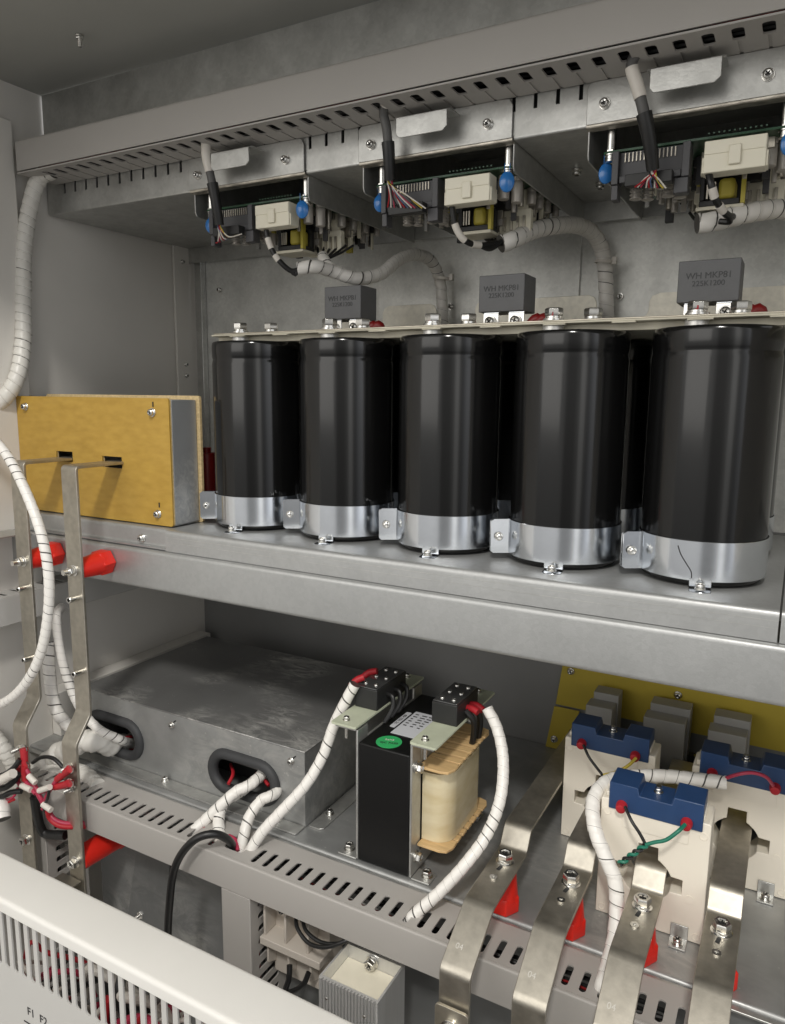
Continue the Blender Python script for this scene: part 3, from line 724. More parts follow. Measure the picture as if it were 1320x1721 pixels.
# ================================================================== left wall duct
ld = thing('side_trunk', 'short slotted wiring trunk on the left wall under the shelf', 'cable trunk', (-.29, 0, -.124))
b = MB(); b.prism(rect(-.28, .20, -.124, -.0925), (-.2715, 0, 0), (0, 1, 0), (0, 0, 1), .0014); b.build('side_cover', PVC2, ld, bevel=.0006)
hs = [rr(-.288, y, .020, .006, .0025) for y in [-.27 + .0181 * k for k in range(25)]]
b = MB(); b.prism(rect(-.3098, -.2702, -.28, .20), (0, 0, -.0915), (1, 0, 0), (0, 1, 0), -.0012, hs); b.build('slotted_top', PVC2, ld)
MB().box(-.3095, -.2720, -.279, .199, -.124, -.1226).build('base', PVC2, ld)
# ledge bracket along the left wall below
b = MB(); b.strip([(0, 0), (1, 0)], .001, 0, .001); b.bm.free()
b = MB(); b.prism([(-.3095, -.289), (-.2850, -.289), (-.2850, -.232), (-.3095, -.232)], (0, .225, 0), (1, 0, 0), (0, 0, 1), .27)
tag(b.build('wall_ledge', PAINT, bevel=.001), 'grey boxed ledge along the left wall beside the large steel box', 'ledge')

# ================================================================== lower panel, plates
ZP = -.289
lp = thing('equipment_tray', 'galvanised lower tray carrying the transformer and the current sensors', 'tray', (.2, .08, -.30))
b = MB(); b.strip(fillet([(.235, ZP - .0008), (-.0775, ZP - .0008), (-.0775, -.2975)], .003, 5), .0016, -.300, X1 + .06); b.build('deck', GALVD, lp)
b = MB(); b.box(-.300, X1 + .06, -.0840, -.0787, -.2935, -.2915); b.build('lip', GALV, lp, bevel=.0006)
tag(MB().box(-.1850, X1 + .06, -.0762, -.0745, -.95, -.2990).build('mounting_plate', LOWP), 'dark steel mounting plate below the lower wiring trunk', 'plate')
b = MB(); b.prism([(-.105, -.299), (-.060, -.299), (-.10, -.60), (-.17, -.60)], (0, -.0768, 0), (1, 0, 0), (0, 0, 1), .003)
tag(b.build('stiffener', LOWP, bevel=.0005), 'slanted stiffening strip on the dark mounting plate', 'strip')
r = thing('stay_bolt', 'lone bright bolt sticking out of the dark mounting plate', 'bolt', (-0.1223,-0.0780,-0.4570))
screw('stud', (-0.1184,-0.0768,-0.4487), (0, -1, 0), r, 1.0, name='bolt_body')

# ================================================================== lower wiring trunk
lt = thing('lower_wiring_trunk', 'long grey wiring trunk with slotted top running under the transformer', 'cable trunk', (.1, -.105, -.321))
DX0, DX1 = -.245, .462
lx = []
x = -.2346
while x < DX1 - .008:
    skip = any(abs(x - c) < .011 for c in (.052, .066))
    if not skip: lx.append(x)
    x += .0132
hs = [rr(x, -.1128, .0052, .0215, .0025) for x in lx]
hs.append(rr(.0545, -.1075, .022, .022, .004))
b = MB(); b.prism(rect(DX0, DX1, -.1275, -.0845), (0, 0, -.2890), (1, 0, 0), (0, 1, 0), -.0014, hs); b.build('slotted_top', PVC, lt)
b = MB(); b.strip(fillet([(-.1278, -.2897), (-.1300, -.2897), (-.1300, -.3210)], .0022, 4), .0015, DX0, DX1); b.build('cover', PVC, lt)
b = MB(); b.box(DX0 + .0002, DX1 - .0002, -.1290, -.0855, -.3210, -.3195); b.box(DX1 - .0015, DX1 - .0001, -.1288, -.0850, -.3194, -.2906); b.build('base', PVC, lt)
cw = (WRAPD, WRAPD, WRAPD, REDD, WRAPD, WRAPD, REDD, WRAPD, SLEEVE, WRAPD, WRAPD)
for i, m in enumerate(cw):
    yy = -.1225 + .0032 * i
    MB().tube([(DX0 + .01 + k * .068, min(-.088, max(-.1265, yy + random.uniform(-.004, .004))), -.310 + random.uniform(-.006, .008)) for k in range(11)], .0016 if m is WRAPD else .0009, n=8, step=.015).build('inner_wire', m, lt)
def vduct(x0, x1, label):
    r = thing('vertical_trunk', label, 'cable trunk', ((x0 + x1) / 2, -.104, -.9), 'vertical wiring trunks')
    b = MB(); b.box(x0, x1, -.1300, -.1285, -.9, -.3225); b.box(x0, x0 + .0015, -.1283, -.0775, -.9, -.3225); b.build('cover', PVC, r, bevel=.001)
    hs = [rr(-.1035, -.335 - .0132 * k, .030, .0062, .003) for k in range(40)]
    b = MB(); b.prism(rect(-.1283, -.0775, -.9, -.3225), (x1 - .0014, 0, 0), (0, 1, 0), (0, 0, 1), .0014, hs); b.build('slotted_side', PVC, r)
    for i in range(4): MB().tube([(x0 + .01 + i * .007, -.11 + random.uniform(-.01, .01), -.34 - k * .08) for k in range(7)], .0018, n=8, step=.02).build('inner_wire', cw[i + 1], r)
    return r
vduct(-.2480, -.2060, 'left vertical wiring trunk behind the lower end of the bus bars')
vduct(.0500, .0840, 'vertical wiring trunk under the middle of the lower trunk')

# ================================================================== large steel box
px = thing('steel_box', 'large dusty galvanised box with two oval rubber grommets on the lower tray', 'box', (-.07, .05, ZP))
BX0, BX1, BY0, BY1, BZ = -.2285, .0935, -.0551, .158, -.2098
def oval(cx, cz, w, h, n=10):
    o = []; k = w / 2 - h / 2
    for i in range(n + 1):
        a = -PI / 2 + PI * i / n; o.append((cx + k + h / 2 * math.cos(a), cz + h / 2 * math.sin(a)))
    for i in range(n + 1):
        a = PI / 2 + PI * i / n; o.append((cx - k + h / 2 * math.cos(a), cz + h / 2 * math.sin(a)))
    return o
GR = ((.0165, -.2555), (-.1750, -.2555))
b = MB(); b.prism(rect(BX0, BX1, ZP + .0006, BZ), (0, BY0 + .0015, 0), (1, 0, 0), (0, 0, 1), .0015, [oval(cx, cz, .086, .042) for cx, cz in GR]); b.build('front_wall', GALVD, px)
b = MB(); b.box(BX1 - .0015, BX1, BY0 + .0017, BY1, ZP + .0006, BZ - .0002); b.box(BX0, BX0 + .0015, BY0 + .0017, BY1, ZP + .0006, BZ - .0002); b.box(BX0 + .002, BX1 - .002, BY1 - .0015, BY1, ZP + .0006, BZ - .0002); b.build('side_wall', GALVD, px)
MB().box(BX0 - .0006, BX1 + .0006, BY0 - .0008, BY1, BZ, BZ + .0015).build('lid', LIDM, px, bevel=.0007)
b = MB(); b.prism([(.0955, -.052), (.1085, -.052), (.1115, -.049), (.1115, .10), (.0955, .10)], (0, 0, ZP + .0004), (1, 0, 0), (0, 1, 0), .0014); b.prism([(BX1 - .055, -.0712), (BX1 - .0015, -.0712), (BX1, -.069), (BX1, -.0556), (BX0, -.0556), (BX0, -.0712)], (0, 0, ZP + .0004), (1, 0, 0), (0, 1, 0), .0014); b.build('flange', GALV, px, bevel=.0005)
for cx, cz in GR:
    bb = MB(); n = 12
    ov = oval(0, 0, .086, .042, n); cen = []
    R0 = []
    m = len(ov)
    for i in range(m):
        a = V(*ov[i]); pa = V(*ov[i - 1]); pb = V(*ov[(i + 1) % m]); tn = (pb - pa).normalized(); nn = V(tn.y, -tn.x)
        ring = []
        for k in range(12):
            t = 2 * PI * k / 12; c2 = a + nn * (.0058 * math.cos(t) - .0014)
            ring.append(V(cx + c2.x, BY0 - .0005 + .0056 * math.sin(t), cz + c2.y))
        R0.append(ring)
    bb.rings(R0 + [R0[0]], cap=False); bmesh.ops.remove_doubles(bb.bm, verts=bb.bm.verts, dist=1e-6)
    bb.build('grommet', RUBBER, px, smooth=80)
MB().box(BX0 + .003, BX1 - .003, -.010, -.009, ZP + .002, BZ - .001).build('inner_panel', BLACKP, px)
for q in ((-.0824, -.2216), (.0775, -.2221)): screw('pan', (q[0], BY0 - .0003, q[1]), (0, -1, 0), px, .8)
for q in ((-.091, -.2830), (.064, -.2800)): screw('pan', (q[0], BY0 - .006, ZP + .002), (0, 0, 1), px, .95)
screw('pan', (.1025, -.025, ZP + .002), (0, 0, 1), px, .95)
for q in ((-.0800, -.2190), (.0800, -.2190)): MB().box(q[0], q[0] + .0045, BY0 - .0012, BY0 - .0004, q[1], q[1] + .0012, Matrix.Translation((q[0], 0, q[1])) @ Matrix.Rotation(-.7, 4, 'Y') @ Matrix.Translation((-q[0], 0, -q[1]))).build('pen_stroke', INKB, px)

# ================================================================== transformer
tf = thing('transformer', 'black core transformer with a taped coil and green label on the lower tray', 'transformer', (.2, -.02, ZP))
TX0_, TX1_, TY0, TY1, TZ0, TZ1 = .1642, .2190, -.0745, .052, -.2875, -.1725
MB().box(TX0_ + .0022, TX1_ - .0006, TY0 + .0005, TY1, TZ0, TZ1).build('core', BLACKM, tf, bevel=.0012)
def bracket(x, s, name='bracket'):
    b = MB()
    for (y0, y1) in ((TY0, TY0 + .018), (TY1 - .016, TY1 + .002)):
        b.box(x, x + .0020, y0, y1, ZP + .002, -.1612)
    b.box(x, x + .0020, TY0 + .0182, TY1 - .0162, -.1900, -.1725); b.box(x, x + .0020, TY0 + .0182, TY1 - .0162, ZP + .002, -.2700)
    for (y0, y1) in ((TY0, TY0 + .018), (TY1 - .016, TY1 + .002)):
        b.box(*sorted((x + (.0022 if s > 0 else -.0002), x + s * .022)), y0, y1, -.1625, -.1605)
    b.box(*sorted((x + (.0022 if s > 0 else -.0002), x + s * .020)), TY0, TY0 + .016, ZP + .0004, ZP + .0022)
    b.box(*sorted((x + (.0022 if s > 0 else -.0002), x + s * .020)), TY1 - .014, TY1 + .002, ZP + .0004, ZP + .0022)
    return b.build(name, GALV, tf, bevel=.0005)
bracket(TX1_, 1); bracket(TX0_ - .0002, -1)
for y, z in ((TY0 + .008, -.1850), (TY0 + .008, -.2700), (TY1 - .006, -.1850)): screw('hex', (TX1_ + .0022, y, z), (1, 0, 0), tf, .95, cross=False)
screw('hex', (.2330, TY0 + .0085, ZP + .0024), (0, 0, 1), tf, .9); screw('hex', (.1520, TY0 + .0085, ZP + .0024), (0, 0, 1), tf, .9); screw('hex', (.2335, TY1 - .004, ZP + .0024), (0, 0, 1), tf, .9)
# coil: rounded block standing out to the right and left of the core
for sgn in (1,):
    b = MB(); cxs = .2218 if sgn > 0 else TX0_ - .0012
    dd = .0262 if sgn > 0 else .014
    prof = [(0, -.0555)] + [(dd - .017 + .017 * math.sin(k * PI / 16), -.0555 + .017 - .017 * math.cos(k * PI / 16)) for k in range(9)] + [(dd - .017 + .017 * math.cos(k * PI / 16), .027 - .017 + .017 * math.sin(k * PI / 16)) for k in range(9)] + [(0, .027)]
    b.prism([(cxs + sgn * a, c) for a, c in prof], (0, 0, -.2590), (1, 0, 0), (0, 1, 0), .0650)
    b.build('coil', COILM, tf, bevel=.0012, smooth=50)
    MB().box(.2222, .2222 + dd - .004, -.050, .022, -.1938, -.1928).build('gap_shade_sheet', BLACKP, tf)  # black sheet added over the coil to stand in for shade in the gaps
    # bobbin flanges, top and bottom: round nose tongues and slotted middle
    for z in (-.1872, -.2615):
        fb = MB(); ex = dd + .0045
        def P2(a, c): return (cxs + sgn * a, c)
        nose = lambda y0, y1, rdir: [P2(0, y0), P2(ex - .010, y0), P2(ex - .003, y0 + (y1 - y0) * .12), P2(ex, y0 + (y1 - y0) * .5), P2(ex - .0005, y1), P2(0, y1)]
        fb.prism(nose(-.0640, -.0440, 1), (0, 0, z), (1, 0, 0), (0, 1, 0), .0024)
        fb.prism(nose(.0350, .0160, 1), (0, 0, z), (1, 0, 0), (0, 1, 0), .0024)
        y = -.0425
        while y < .010:
            fb.prism([P2(0, y), P2(ex - .0005, y), P2(ex - .0005, y + .0085), P2(0, y + .0072)], (0, 0, z), (1, 0, 0), (0, 1, 0), .0024); y += .0118
        fb.build('bobbin_flange', WOOD, tf, bevel=.0004)
# fibre strips carrying the terminal blocks
for x0, x1 in ((.1395, .1660), (.2200, .2450)):
    MB().prism(rr((x0 + x1) / 2, -.0095, x1 - x0, .138, .002), (0, 0, -.1588), (1, 0, 0), (0, 1, 0), .0020).build('fibre_strip', FIBRE, tf, bevel=.0003)
    for y in (-.0690, .0500): screw('pan', ((x0 + x1) / 2 - .002, y, -.1567), (0, 0, 1), tf, .75)
    for y in (-.0690,): MB().cyl(((x0 + x1) / 2 - .002, y, -.1595), ((x0 + x1) / 2 - .002, y, -.1740), .0017, n=12).build('screw_shank', CHROME, tf)
def tblock(x0, x1, y0, y1, topm):
    t_ = MB().box(x0, x1, y0, y1, -.1566, -.1370).build('terminal_block', BLACKP, tf, bevel=.0007)
    MB().box(x0 + .0008, x1 - .0008, y0 + .0008, y1 - .0008, -.1369, -.1358).build('clear_cover', topm, t_, bevel=.0004)
    for k in range(3):
        yy = y0 + (y1 - y0) * (k + .5) / 3
        for fx in (.27, .73): screw('pan', (x0 + (x1 - x0) * fx, yy, -.1375), (0, 0, 1), tf, .62)
COV = mat('smoky_cover', (.05, .05, .05), .12, 0, coat=.8, spec=.7)
tblock(.1415, .1655, -.0395, .0190, COV); tblock(.2190, .2440, -.0330, .0160, COV)
# leads from blocks down into the coil
for k, y in enumerate((-.020, -.006, .008)):
    MB().tube([(.1655, y, -.1465), (.1720, y - .001, -.1480), (.1735, y - .004, -.1580), (.1690, y - .012, -.1700)], .0023, n=10).build('lead', WRAPD, tf)
    MB().lathe([(.0017, 0), (.0017, .005)], (.1655, y, -.1465), (1, 0, .0), n=10).build('ferrule', TIN, tf)
for k, y in enumerate((-.004, .010)):
    MB().tube([(.244, y - .01, -.1480), (.2515, y - .009, -.1560), (.2500, y - .002, -.1700), (.2460, y + .003, -.1865)], .0030, n=10).build('lead', WRAPD, tf)
# labels on the core
lab = MB().box(.1822, .2135, -.0430, .0090, TZ1 + .0001, TZ1 + .0005).build('rating_label', LABELW, tf)
MB().prism(rr(.1775, -.014, .0055, .036, .0012), (0, 0, TZ1 + .0001), (1, 0, 0), (0, 1, 0), .0004).build('serial_label', LABELW, tf)
text('TC 7S21 420', .0042, (.1775, -.014, TZ1 + .0006), (0, 1, 0), (-1, 0, 0), INKB, tf)
rnd = random.Random(5)
b = MB()
for row in range(6):
    y = .0020 - row * .0052
    x = .185
    for w_ in (.0042, .0060, .0046):
        b.box(x, x + w_ * rnd.uniform(.5, 1.), y, y + .0015, TZ1 + .0006, TZ1 + .0008); x += .0072
b.build('label_lines', INKB, lab)
b = MB(); y = -.041
while y < .007:
    h = rnd.choice((.0005, .0009, .0014)); b.box(.2082, .2125, y, y + h, TZ1 + .0006, TZ1 + .0008); y += h + rnd.choice((.0006, .001))
b.build('bar_code', INKB, lab)
g = MB().lathe([(.0118, TZ1 + .0001), (.0118, TZ1 + .0005)], (.1900, -.0600, 0), n=40).build('round_label', GREENL, tf)
text('QC PASS', .0042, (.1912, -.0622, TZ1 + .0006), (.95, .3, 0), (-.3, .95, 0), INKB, tf)
text('RoHS', .0036, (.1888, -.0565, TZ1 + .0006), (.95, .3, 0), (-.3, .95, 0), INKL, tf)
# red sleeved ends
for pts in ([(0.1456,-0.0300,-0.1302), (0.1401,-0.0340,-0.1329), (0.1359,-0.0380,-0.1383)], [(0.1450,-0.0040,-0.1331), (0.1380,-0.0060,-0.1350), (0.1331,-0.0080,-0.1390)]):
    MB().tube(pts, .0033, n=12).build('red_sleeve', REDT, tf)
for pts in ([(.2440, -.010, -.1470), (.2500, -.0115, -.1460), (.2560, -.013, -.1475)], [(.2440, -.002, -.1470), (.2510, -.004, -.1455), (.2580, -.0060, -.1480)]):
    MB().tube(pts, .0033, n=12).build('red_sleeve', REDT, tf)

# ================================================================== right bus bars
def right_bar(i, xa, label, yend):
    xb = xa + .0242; xm = (xa + xb) / 2
    r = thing('bus_bar', label, 'bus bar', (xm, -.12, -.42), 'bright tinned bus bars crossing the lower trunk')
    path = fillet([(yend, -.2335), (-.0335, -.2335), (-.0445, -.2500), (-.1210, -.2500), (-.1655, -.2765), (-.1655, -.42)], .0045, 6)
    MB().strip(path, .003, xa, xb).build('bar', TIN, r, bevel=.0005)
    screw('hex', (xm, -.0655, -.2484), (0, 0, 1), r, 1.35)
    b = MB(); b.lathe([(.0032, 0), (.0032, .0012), (.0014, .0012), (.0012, .0004), (.0002, .0004)], (xm - .001, -.0895, -.2484), (0, 0, 1), n=20); b.build('rivet_nut', CHROME, r)
    MB().prism([(-.0016, -.0035), (.0012, -.0040), (.0022, .0010), (.0010, .0050), (-.0008, .0012)], (xm - .0015, -.0745, -.2483), (1, 0, 0), (0, 1, 0), .0001).build('pen_mark', INKB, r)
    nn = V(0, -.02650, .0445).normalized()
    if i < 3: text('04', .0060, V(xm - .003, -.1510, -.26785) + nn * .0017, (1, 0, 0), (0, .0445, .0265), INKL, r)
    if i < 2:
        l = MB().prism(rr(xm, -.325, .026, .046, .003), (0, -.1690, 0), (1, 0, 0), (0, 0, 1), .0024).build('joint_plate', TINF, r, bevel=.0005)
        screw('hex', (xm, -.1716, -.318), (0, -1, 0), r, 1.3); screw('hex', (xm, -.1716, -.338), (0, -1, 0), r, 1.3)
    return r
RX = (.2925, .3480, .4030, .4585)
for i, (x, lb, ye) in enumerate(zip(RX, ('leftmost of the four bright bus bars, passing left of the sensors', 'second bright bus bar, threaded through the rear left sensor', 'third bright bus bar, threaded through the nearest sensor', 'rightmost bright bus bar, threaded through the rear right sensor'), (.19, .19, .16, .19))):
    right_bar(i, x, lb, ye)
    insulator((x + .0121, -.0665, ZP + .0003), (x + .0121, -.0665, -.2518), ('red insulator under the leftmost bright bus bar', 'red insulator under the second bright bus bar', 'red insulator under the third bright bus bar', 'red insulator hidden under the rightmost bright bus bar')[i])

# ================================================================== current sensors
def sensor(label):
    r = thing('current_sensor', label, 'current sensor', (0, 0, 0), 'cream current sensors on the lower tray')
    W2, z0, z1, dp = .0415, .0006, .1030, .030
    cx, cz, rad = -.003, .044, .0190
    hole = []
    def arc(a0, a1, n=8):
        for k in range(n + 1):
            a = math.radians(a0 + (a1 - a0) * k / n); hole.append((cx + rad * math.cos(a), cz + rad * math.sin(a)))
    arc(20, 66); hole += [(cx + .0075, cz + .0275), (cx - .0075, cz + .0275)]; arc(114, 160)
    hole += [(cx - .0270, cz + .0062), (cx - .0270, cz - .0062)]; arc(200, 340, 14); hole += [(cx + .0270, cz - .0062), (cx + .0270, cz + .0062)]
    out2 = [(-W2, z0), (W2, z0), (W2, z1 - .001), (W2 - .001, z1), (-W2 + .001, z1), (-W2, z1 - .001)]
    MB().prism(out2, (0, 0, 0), (1, 0, 0), (0, 0, 1), -dp, [hole[::1]]).build('body', CREAM, r, bevel=.0008)
    b = MB(); b.box(-W2 + .003, W2 - .005, .003, dp - .004, z1 + .0002, z1 + .0045); b.build('shoulder', CREAM, r, bevel=.0008)
    for (x, z) in ((-W2 + .005, .006), (W2 - .005, .006), (W2 - .005, .092), (-W2 + .005, .092)):
        MB().lathe([(.0032, .0001), (.0032, .0004), (.0026, .0005), (.0022, -.0006), (.0002, -.0006)], (x, 0, z), (0, -1, 0), n=20).build('moulded_boss', CREAM, r)
    MB().lathe([(.0036, .0001), (.0036, .0005), (.0028, .0005)], (.030, 0, .036), (0, -1, 0), n=20).build('date_mark', CREAM, r)
    MB().box(-.024, .026, -.0006, -.0001, z1 - .021, z1 - .005).build('blank_field', CREAM, r, bevel=.0002)
    # navy terminal cover
    a, c = -W2 + .006, W2 - .006
    def P3(y, hgt): return [(a, .0958), (c, .0958), (c, hgt), (c - .022, hgt), (c - .0235, .1120), (a + .0235, .1120), (a + .022, hgt), (a, hgt)]
    b = MB(); b.prism(P3(0, .1185), (0, .026, 0), (1, 0, 0), (0, 0, 1), .0275)
    nv = b.build('terminal_cover', NAVY, r, bevel=.0008)
    screw('pan', ((a + c) / 2, .013, .1121), (0, 0, 1), nv, .8)
    MB().lathe([(.0024, 0), (.0024, .0045)], ((a + c) / 2, .013, .1130), (0, 0, 1), n=16).build('post', CHROME, nv)
    for x in (a + .0105, c - .0115): MB().lathe([(.0044, -.0015), (.0044, .0040), (.0036, .0075), (.0030, .0078)], (x, 0, .1010), (0, -1, -.1), n=20).build('red_sleeve', REDT, r)
    # mounting foot
    b = MB(); b.strip(fillet([(-.0010, .013), (-.0010, .0010), (-.014, .0010)], .0015), .0014, .018, .031); b.build('foot', GALV, r, bevel=.0003)
    screw('pan', (.0245, -.0085, .0018), (0, 0, 1), r, .95)
    b = MB(); b.strip(fillet([(dp + .0010, .013), (dp + .0010, .0010), (dp + .014, .0010)], .0015), .0014, -.031, -.018); b.build('foot', GALV, r, bevel=.0003)
    return r
s0 = sensor('nearest cream current sensor with black and green leads')
s0.location = (.4150, -.0326, ZP)
dup(s0, (.3590, .0590, ZP), 'rear left cream current sensor with black and yellow leads', 'cream current sensors on the lower tray')
dup(s0, (.4730, .0600, ZP), 'rear right cream current sensor with red leads, cut by the picture edge', 'cream current sensors on the lower tray')
def wire(pts, r, m, label, cat='wire', name='wire', n=8, group=None):
    return tag(MB().tube(pts, r, n=n).build(name, m, smooth=80), label, cat, group)

# ================================================================== yellow sheet and snubber board
ys = thing('yellow_sheet', 'yellow insulating sheet on the back wall behind the sensors', 'insulating sheet', (.4, .235, ZP))
MB().prism([(.258, -.233), (X1, -.233), (X1, -.12), (.272, -.12)], (0, .236, 0), (1, 0, 0), (0, 0, 1), .002).build('upper_sheet', YELL, ys, bevel=.0004)
MB().prism([(.249, -.2885), (.276, -.2885), (.288, -.2345), (.2575, -.2345)], (0, .232, 0), (1, 0, 0), (0, 0, 1), .002).build('lower_flap', YELL, ys, bevel=.0004)
for q in ((0.2748,0.2335,-0.1877), (0.3954,0.2335,-0.1919), (0.2597,0.2295,-0.2758)): screw('pan', q, (0, -1, 0), ys, .95)
sb = thing('snubber_board', 'green circuit board with three pale grey block capacitors behind the sensors', 'circuit board', (.4, .17, -.262))
MB().box(.282, .56, .120, .228, -.2600, -.2584).build('board', PCB, sb)
for (x0, x1) in ((.3075, .3360), (.3690, .4110), (.4330, .4690)):
    c_ = MB(); c_.box(x0, x1, .178, .200, -.2582, -.2015); c_.box(x0 + .003, x1 + .002, .2002, .222, -.2582, -.1935)
    o = c_.build('block_capacitor', GREYL, sb, bevel=.0008)
for (x, y) in ((.345, .165), (.352, .19), (.418, .17), (.424, .195), (.478, .18), (.487, .19), (.39, .15)):
    MB().cyl((x, y, -.2582), (x, y, -.2400), .0042, n=16).build('standoff', CHROME, sb)
    MB().box(x - .010, x - .004, y + .004, y + .014, -.2582, -.244).build('component', BLACKP, sb)
b = MB()
for k in range(7): b.lathe([(.003, 0), (.0042, .003), (.003, .008), (.0006, .010)], (.399 + random.uniform(-.007, .007), .150 + random.uniform(-.005, .005), -.2582), (random.uniform(-.3, .3), random.uniform(-.3, .3), 1), n=10)
b.build('silicone_blob', POTT, sb, smooth=80)
MB().cyl((.404, .128, -.2886), (.404, .128, -.2602), .003, n=12).build('standoff', CHROME, sb)

# ================================================================== contactor and finned resistor under the trunk
ct = thing('contactor', 'beige two pole contactor hanging under the lower trunk', 'contactor', (.12, -.10, -.41))
b = MB()
y0 = -.116
b.box(.088, .152, -.100, -.078, -.415, -.330)
for x in (.088, .112, .137):
    b.prism([(-.100, -.331), (y0 + .003, -.331), (y0, -.338), (y0, -.366), (-.100, -.366)], (x, 0, 0), (0, 1, 0), (0, 0, 1), .0025)
    b.prism([(-.100, -.374), (y0 + .004, -.374), (y0 + .004, -.398), (-.100, -.404)], (x, 0, 0), (0, 1, 0), (0, 0, 1), .0025)
b.box(.0865, .154, y0 - .004, -.0995, -.3738, -.3662)
b.build('body', BEIGE, ct, bevel=.0007)
for x in (.101, .126): screw('pan', (x, -.1005, -.345), (0, -1, 0), ct, 1.1)
hsx0, hsx1, hy0, hy1, hz = .1815, .2375, -.1620, -.1140, -.336
hk = thing('finned_resistor', 'finned aluminium housing filled with cream potting under the lower trunk', 'resistor', ((hsx0 + hsx1) / 2, -.138, -.48))
b = MB()
n = 17; pts = []
for k in range(n):
    x = hsx0 + .002 + (hsx1 - hsx0 - .004) * k / n; w_ = (hsx1 - hsx0 - .004) / n
    pts += [(x, hy0), (x + w_ * .5, hy0), (x + w_ * .5, hy0 + .0022), (x + w_, hy0 + .0022)]
pts = [(hsx0, hy0 + .002), (hsx0 + .001, hy0)] + pts + [(hsx1 - .001, hy0), (hsx1, hy0 + .001), (hsx1, hy1 - .001)]
for k in range(n):
    x = hsx1 - .002 - (hsx1 - hsx0 - .004) * k / n; w_ = (hsx1 - hsx0 - .004) / n
    pts += [(x, hy1), (x - w_ * .5, hy1), (x - w_ * .5, hy1 - .0022), (x - w_, hy1 - .0022)]
pts += [(hsx0, hy1 - .001)]
b.prism(pts, (0, 0, -.48), (1, 0, 0), (0, 1, 0), .144, [rect(hsx0 + .0018, hsx1 - .0018, hy0 + .0042, hy1 - .0042)])
b.build('housing', ALU, hk)
MB().box(hsx0 + .002, hsx1 - .002, hy0 + .0045, hy1 - .0045, -.478, hz - .0125).build('potting', POTT, hk)
screw('hex', (.2080, hy1 - .0046, hz - .007), (0, -1, 0), hk, 1.05)
for q in ((.1900, -.352), (.2260, -.352)): MB().lathe([(.0016, 0), (.0010, .0006)], (q[0], hy0 - .0001, q[1]), (0, -1, 0), n=12).build('dimple', CHROME, hk)

# ================================================================== white perforated front panel
wp = thing('front_panel', 'cream white panel with tall slots crossing the lower left corner', 'panel', (.05, -.27, -.9))
FY = -.2890
b = MB(); b.strip(fillet([(-.2505, -.275), (-.2505, -.2628), (FY, -.2628), (FY, -.2725)], .003, 5), .0016, -.22, .62); b.build('top_lip', WHITEP, wp)
sl = []
x = -.1930
while x < .55:
    sl.append(rr(x, -.2985, .0060, .0510, .003)); x += .0106
b = MB(); b.prism(rect(-.22, .62, -.62, -.2700), (0, FY + .0026, 0), (1, 0, 0), (0, 0, 1), .0015, sl); b.build('slotted_plate', PVC2, wp)
for q in ((-0.0138,-0.2881,-0.3648), (0.0023,-0.2881,-0.3647)): MB().box(q[0] - .004, q[0] + .004, -.2884, -.28795, q[2] - .0004, q[2] + .0004).build('lettering', INKB, wp)
text('F1', .0098, (-0.0082,-0.2881,-0.3535), (1, 0, 0), (0, 0, 1), INKB, wp)
text('F2', .0098, (0.0071,-0.2881,-0.3534), (1, 0, 0), (0, 0, 1), INKB, wp)

# ================================================================== cables
def cable(name, label, pts, r, m=SPIR, cat='cable', n=24, spiral=(.0115, .07), step=.0012, group=None):
    return tag(MB().tube(pts, r, n=n, spiral=spiral, step=step).build(name, m, smooth=60), label, cat, group)
SP = 'spiral_cable'
cable(SP, 'thick white spiral wrapped cable hanging from the left end of the upper trunk',
      [(-.262, -.026, .378), (-0.2825,-0.0280,0.3715), (-0.2927,-0.0350,0.3394), (-0.2982,-0.0420,0.2937), (-0.2965,-0.0480,0.2407), (-0.2920,-0.0550,0.1907), (-0.2897,-0.0660,0.1538), (-0.2984,-0.0780,0.1285), (-0.3176,-0.0900,0.1137), (-0.3526,-0.1000,0.1065)],
      .0088, SPIRB, spiral=(.0100, .09))
cable(SP, 'long white spiral cable curving in from the left edge past the red insulators',
      [(-0.2682,-0.1500,0.1156), (-0.2261,-0.1500,0.0957), (-0.1906,-0.1520,0.0736), (-0.1601,-0.1550,0.0379), (-0.1377,-0.1580,-0.0003), (-0.1285,-0.1600,-0.0397), (-0.1345,-0.1600,-0.0820), (-0.1513,-0.1600,-0.1243), (-0.1812,-0.1600,-0.1615), (-0.2246,-0.1580,-0.1904), (-0.3048,-0.1500,-0.2224)],
      .0048, SPIRF, spiral=(.0085, .06))
cable(SP, 'white spiral cable from the side trunk behind the right hand bus bar',
      [(-.255, -.055, -.115), (-0.2376,-0.0750,-0.1177), (-0.2317,-0.0780,-0.1512), (-0.2191,-0.0800,-0.1873), (-0.1997,-0.0800,-0.2189), (-0.1742,-0.0780,-0.2388), (-0.1602,-0.0660,-0.2512), (-0.1628,-0.0500,-0.2637), (-0.1816,-0.0200,-0.2829)],
      .0050, SPIRF, spiral=(.0085, .06))
cable(SP, 'white spiral cable hanging between the two tinned bus bars and turning to the left grommet',
      [(-0.2412,-0.0860,-0.1469), (-0.2360,-0.0900,-0.1801), (-0.2308,-0.0920,-0.2069), (-0.2205,-0.0920,-0.2282), (-0.2015,-0.0860,-0.2456), (-0.1795,-0.0750,-0.2607), (-0.1807,-0.0500,-0.2793), (-0.1908,-0.0200,-0.2982)],
      .0068, SPIR, spiral=(.0100, .09))
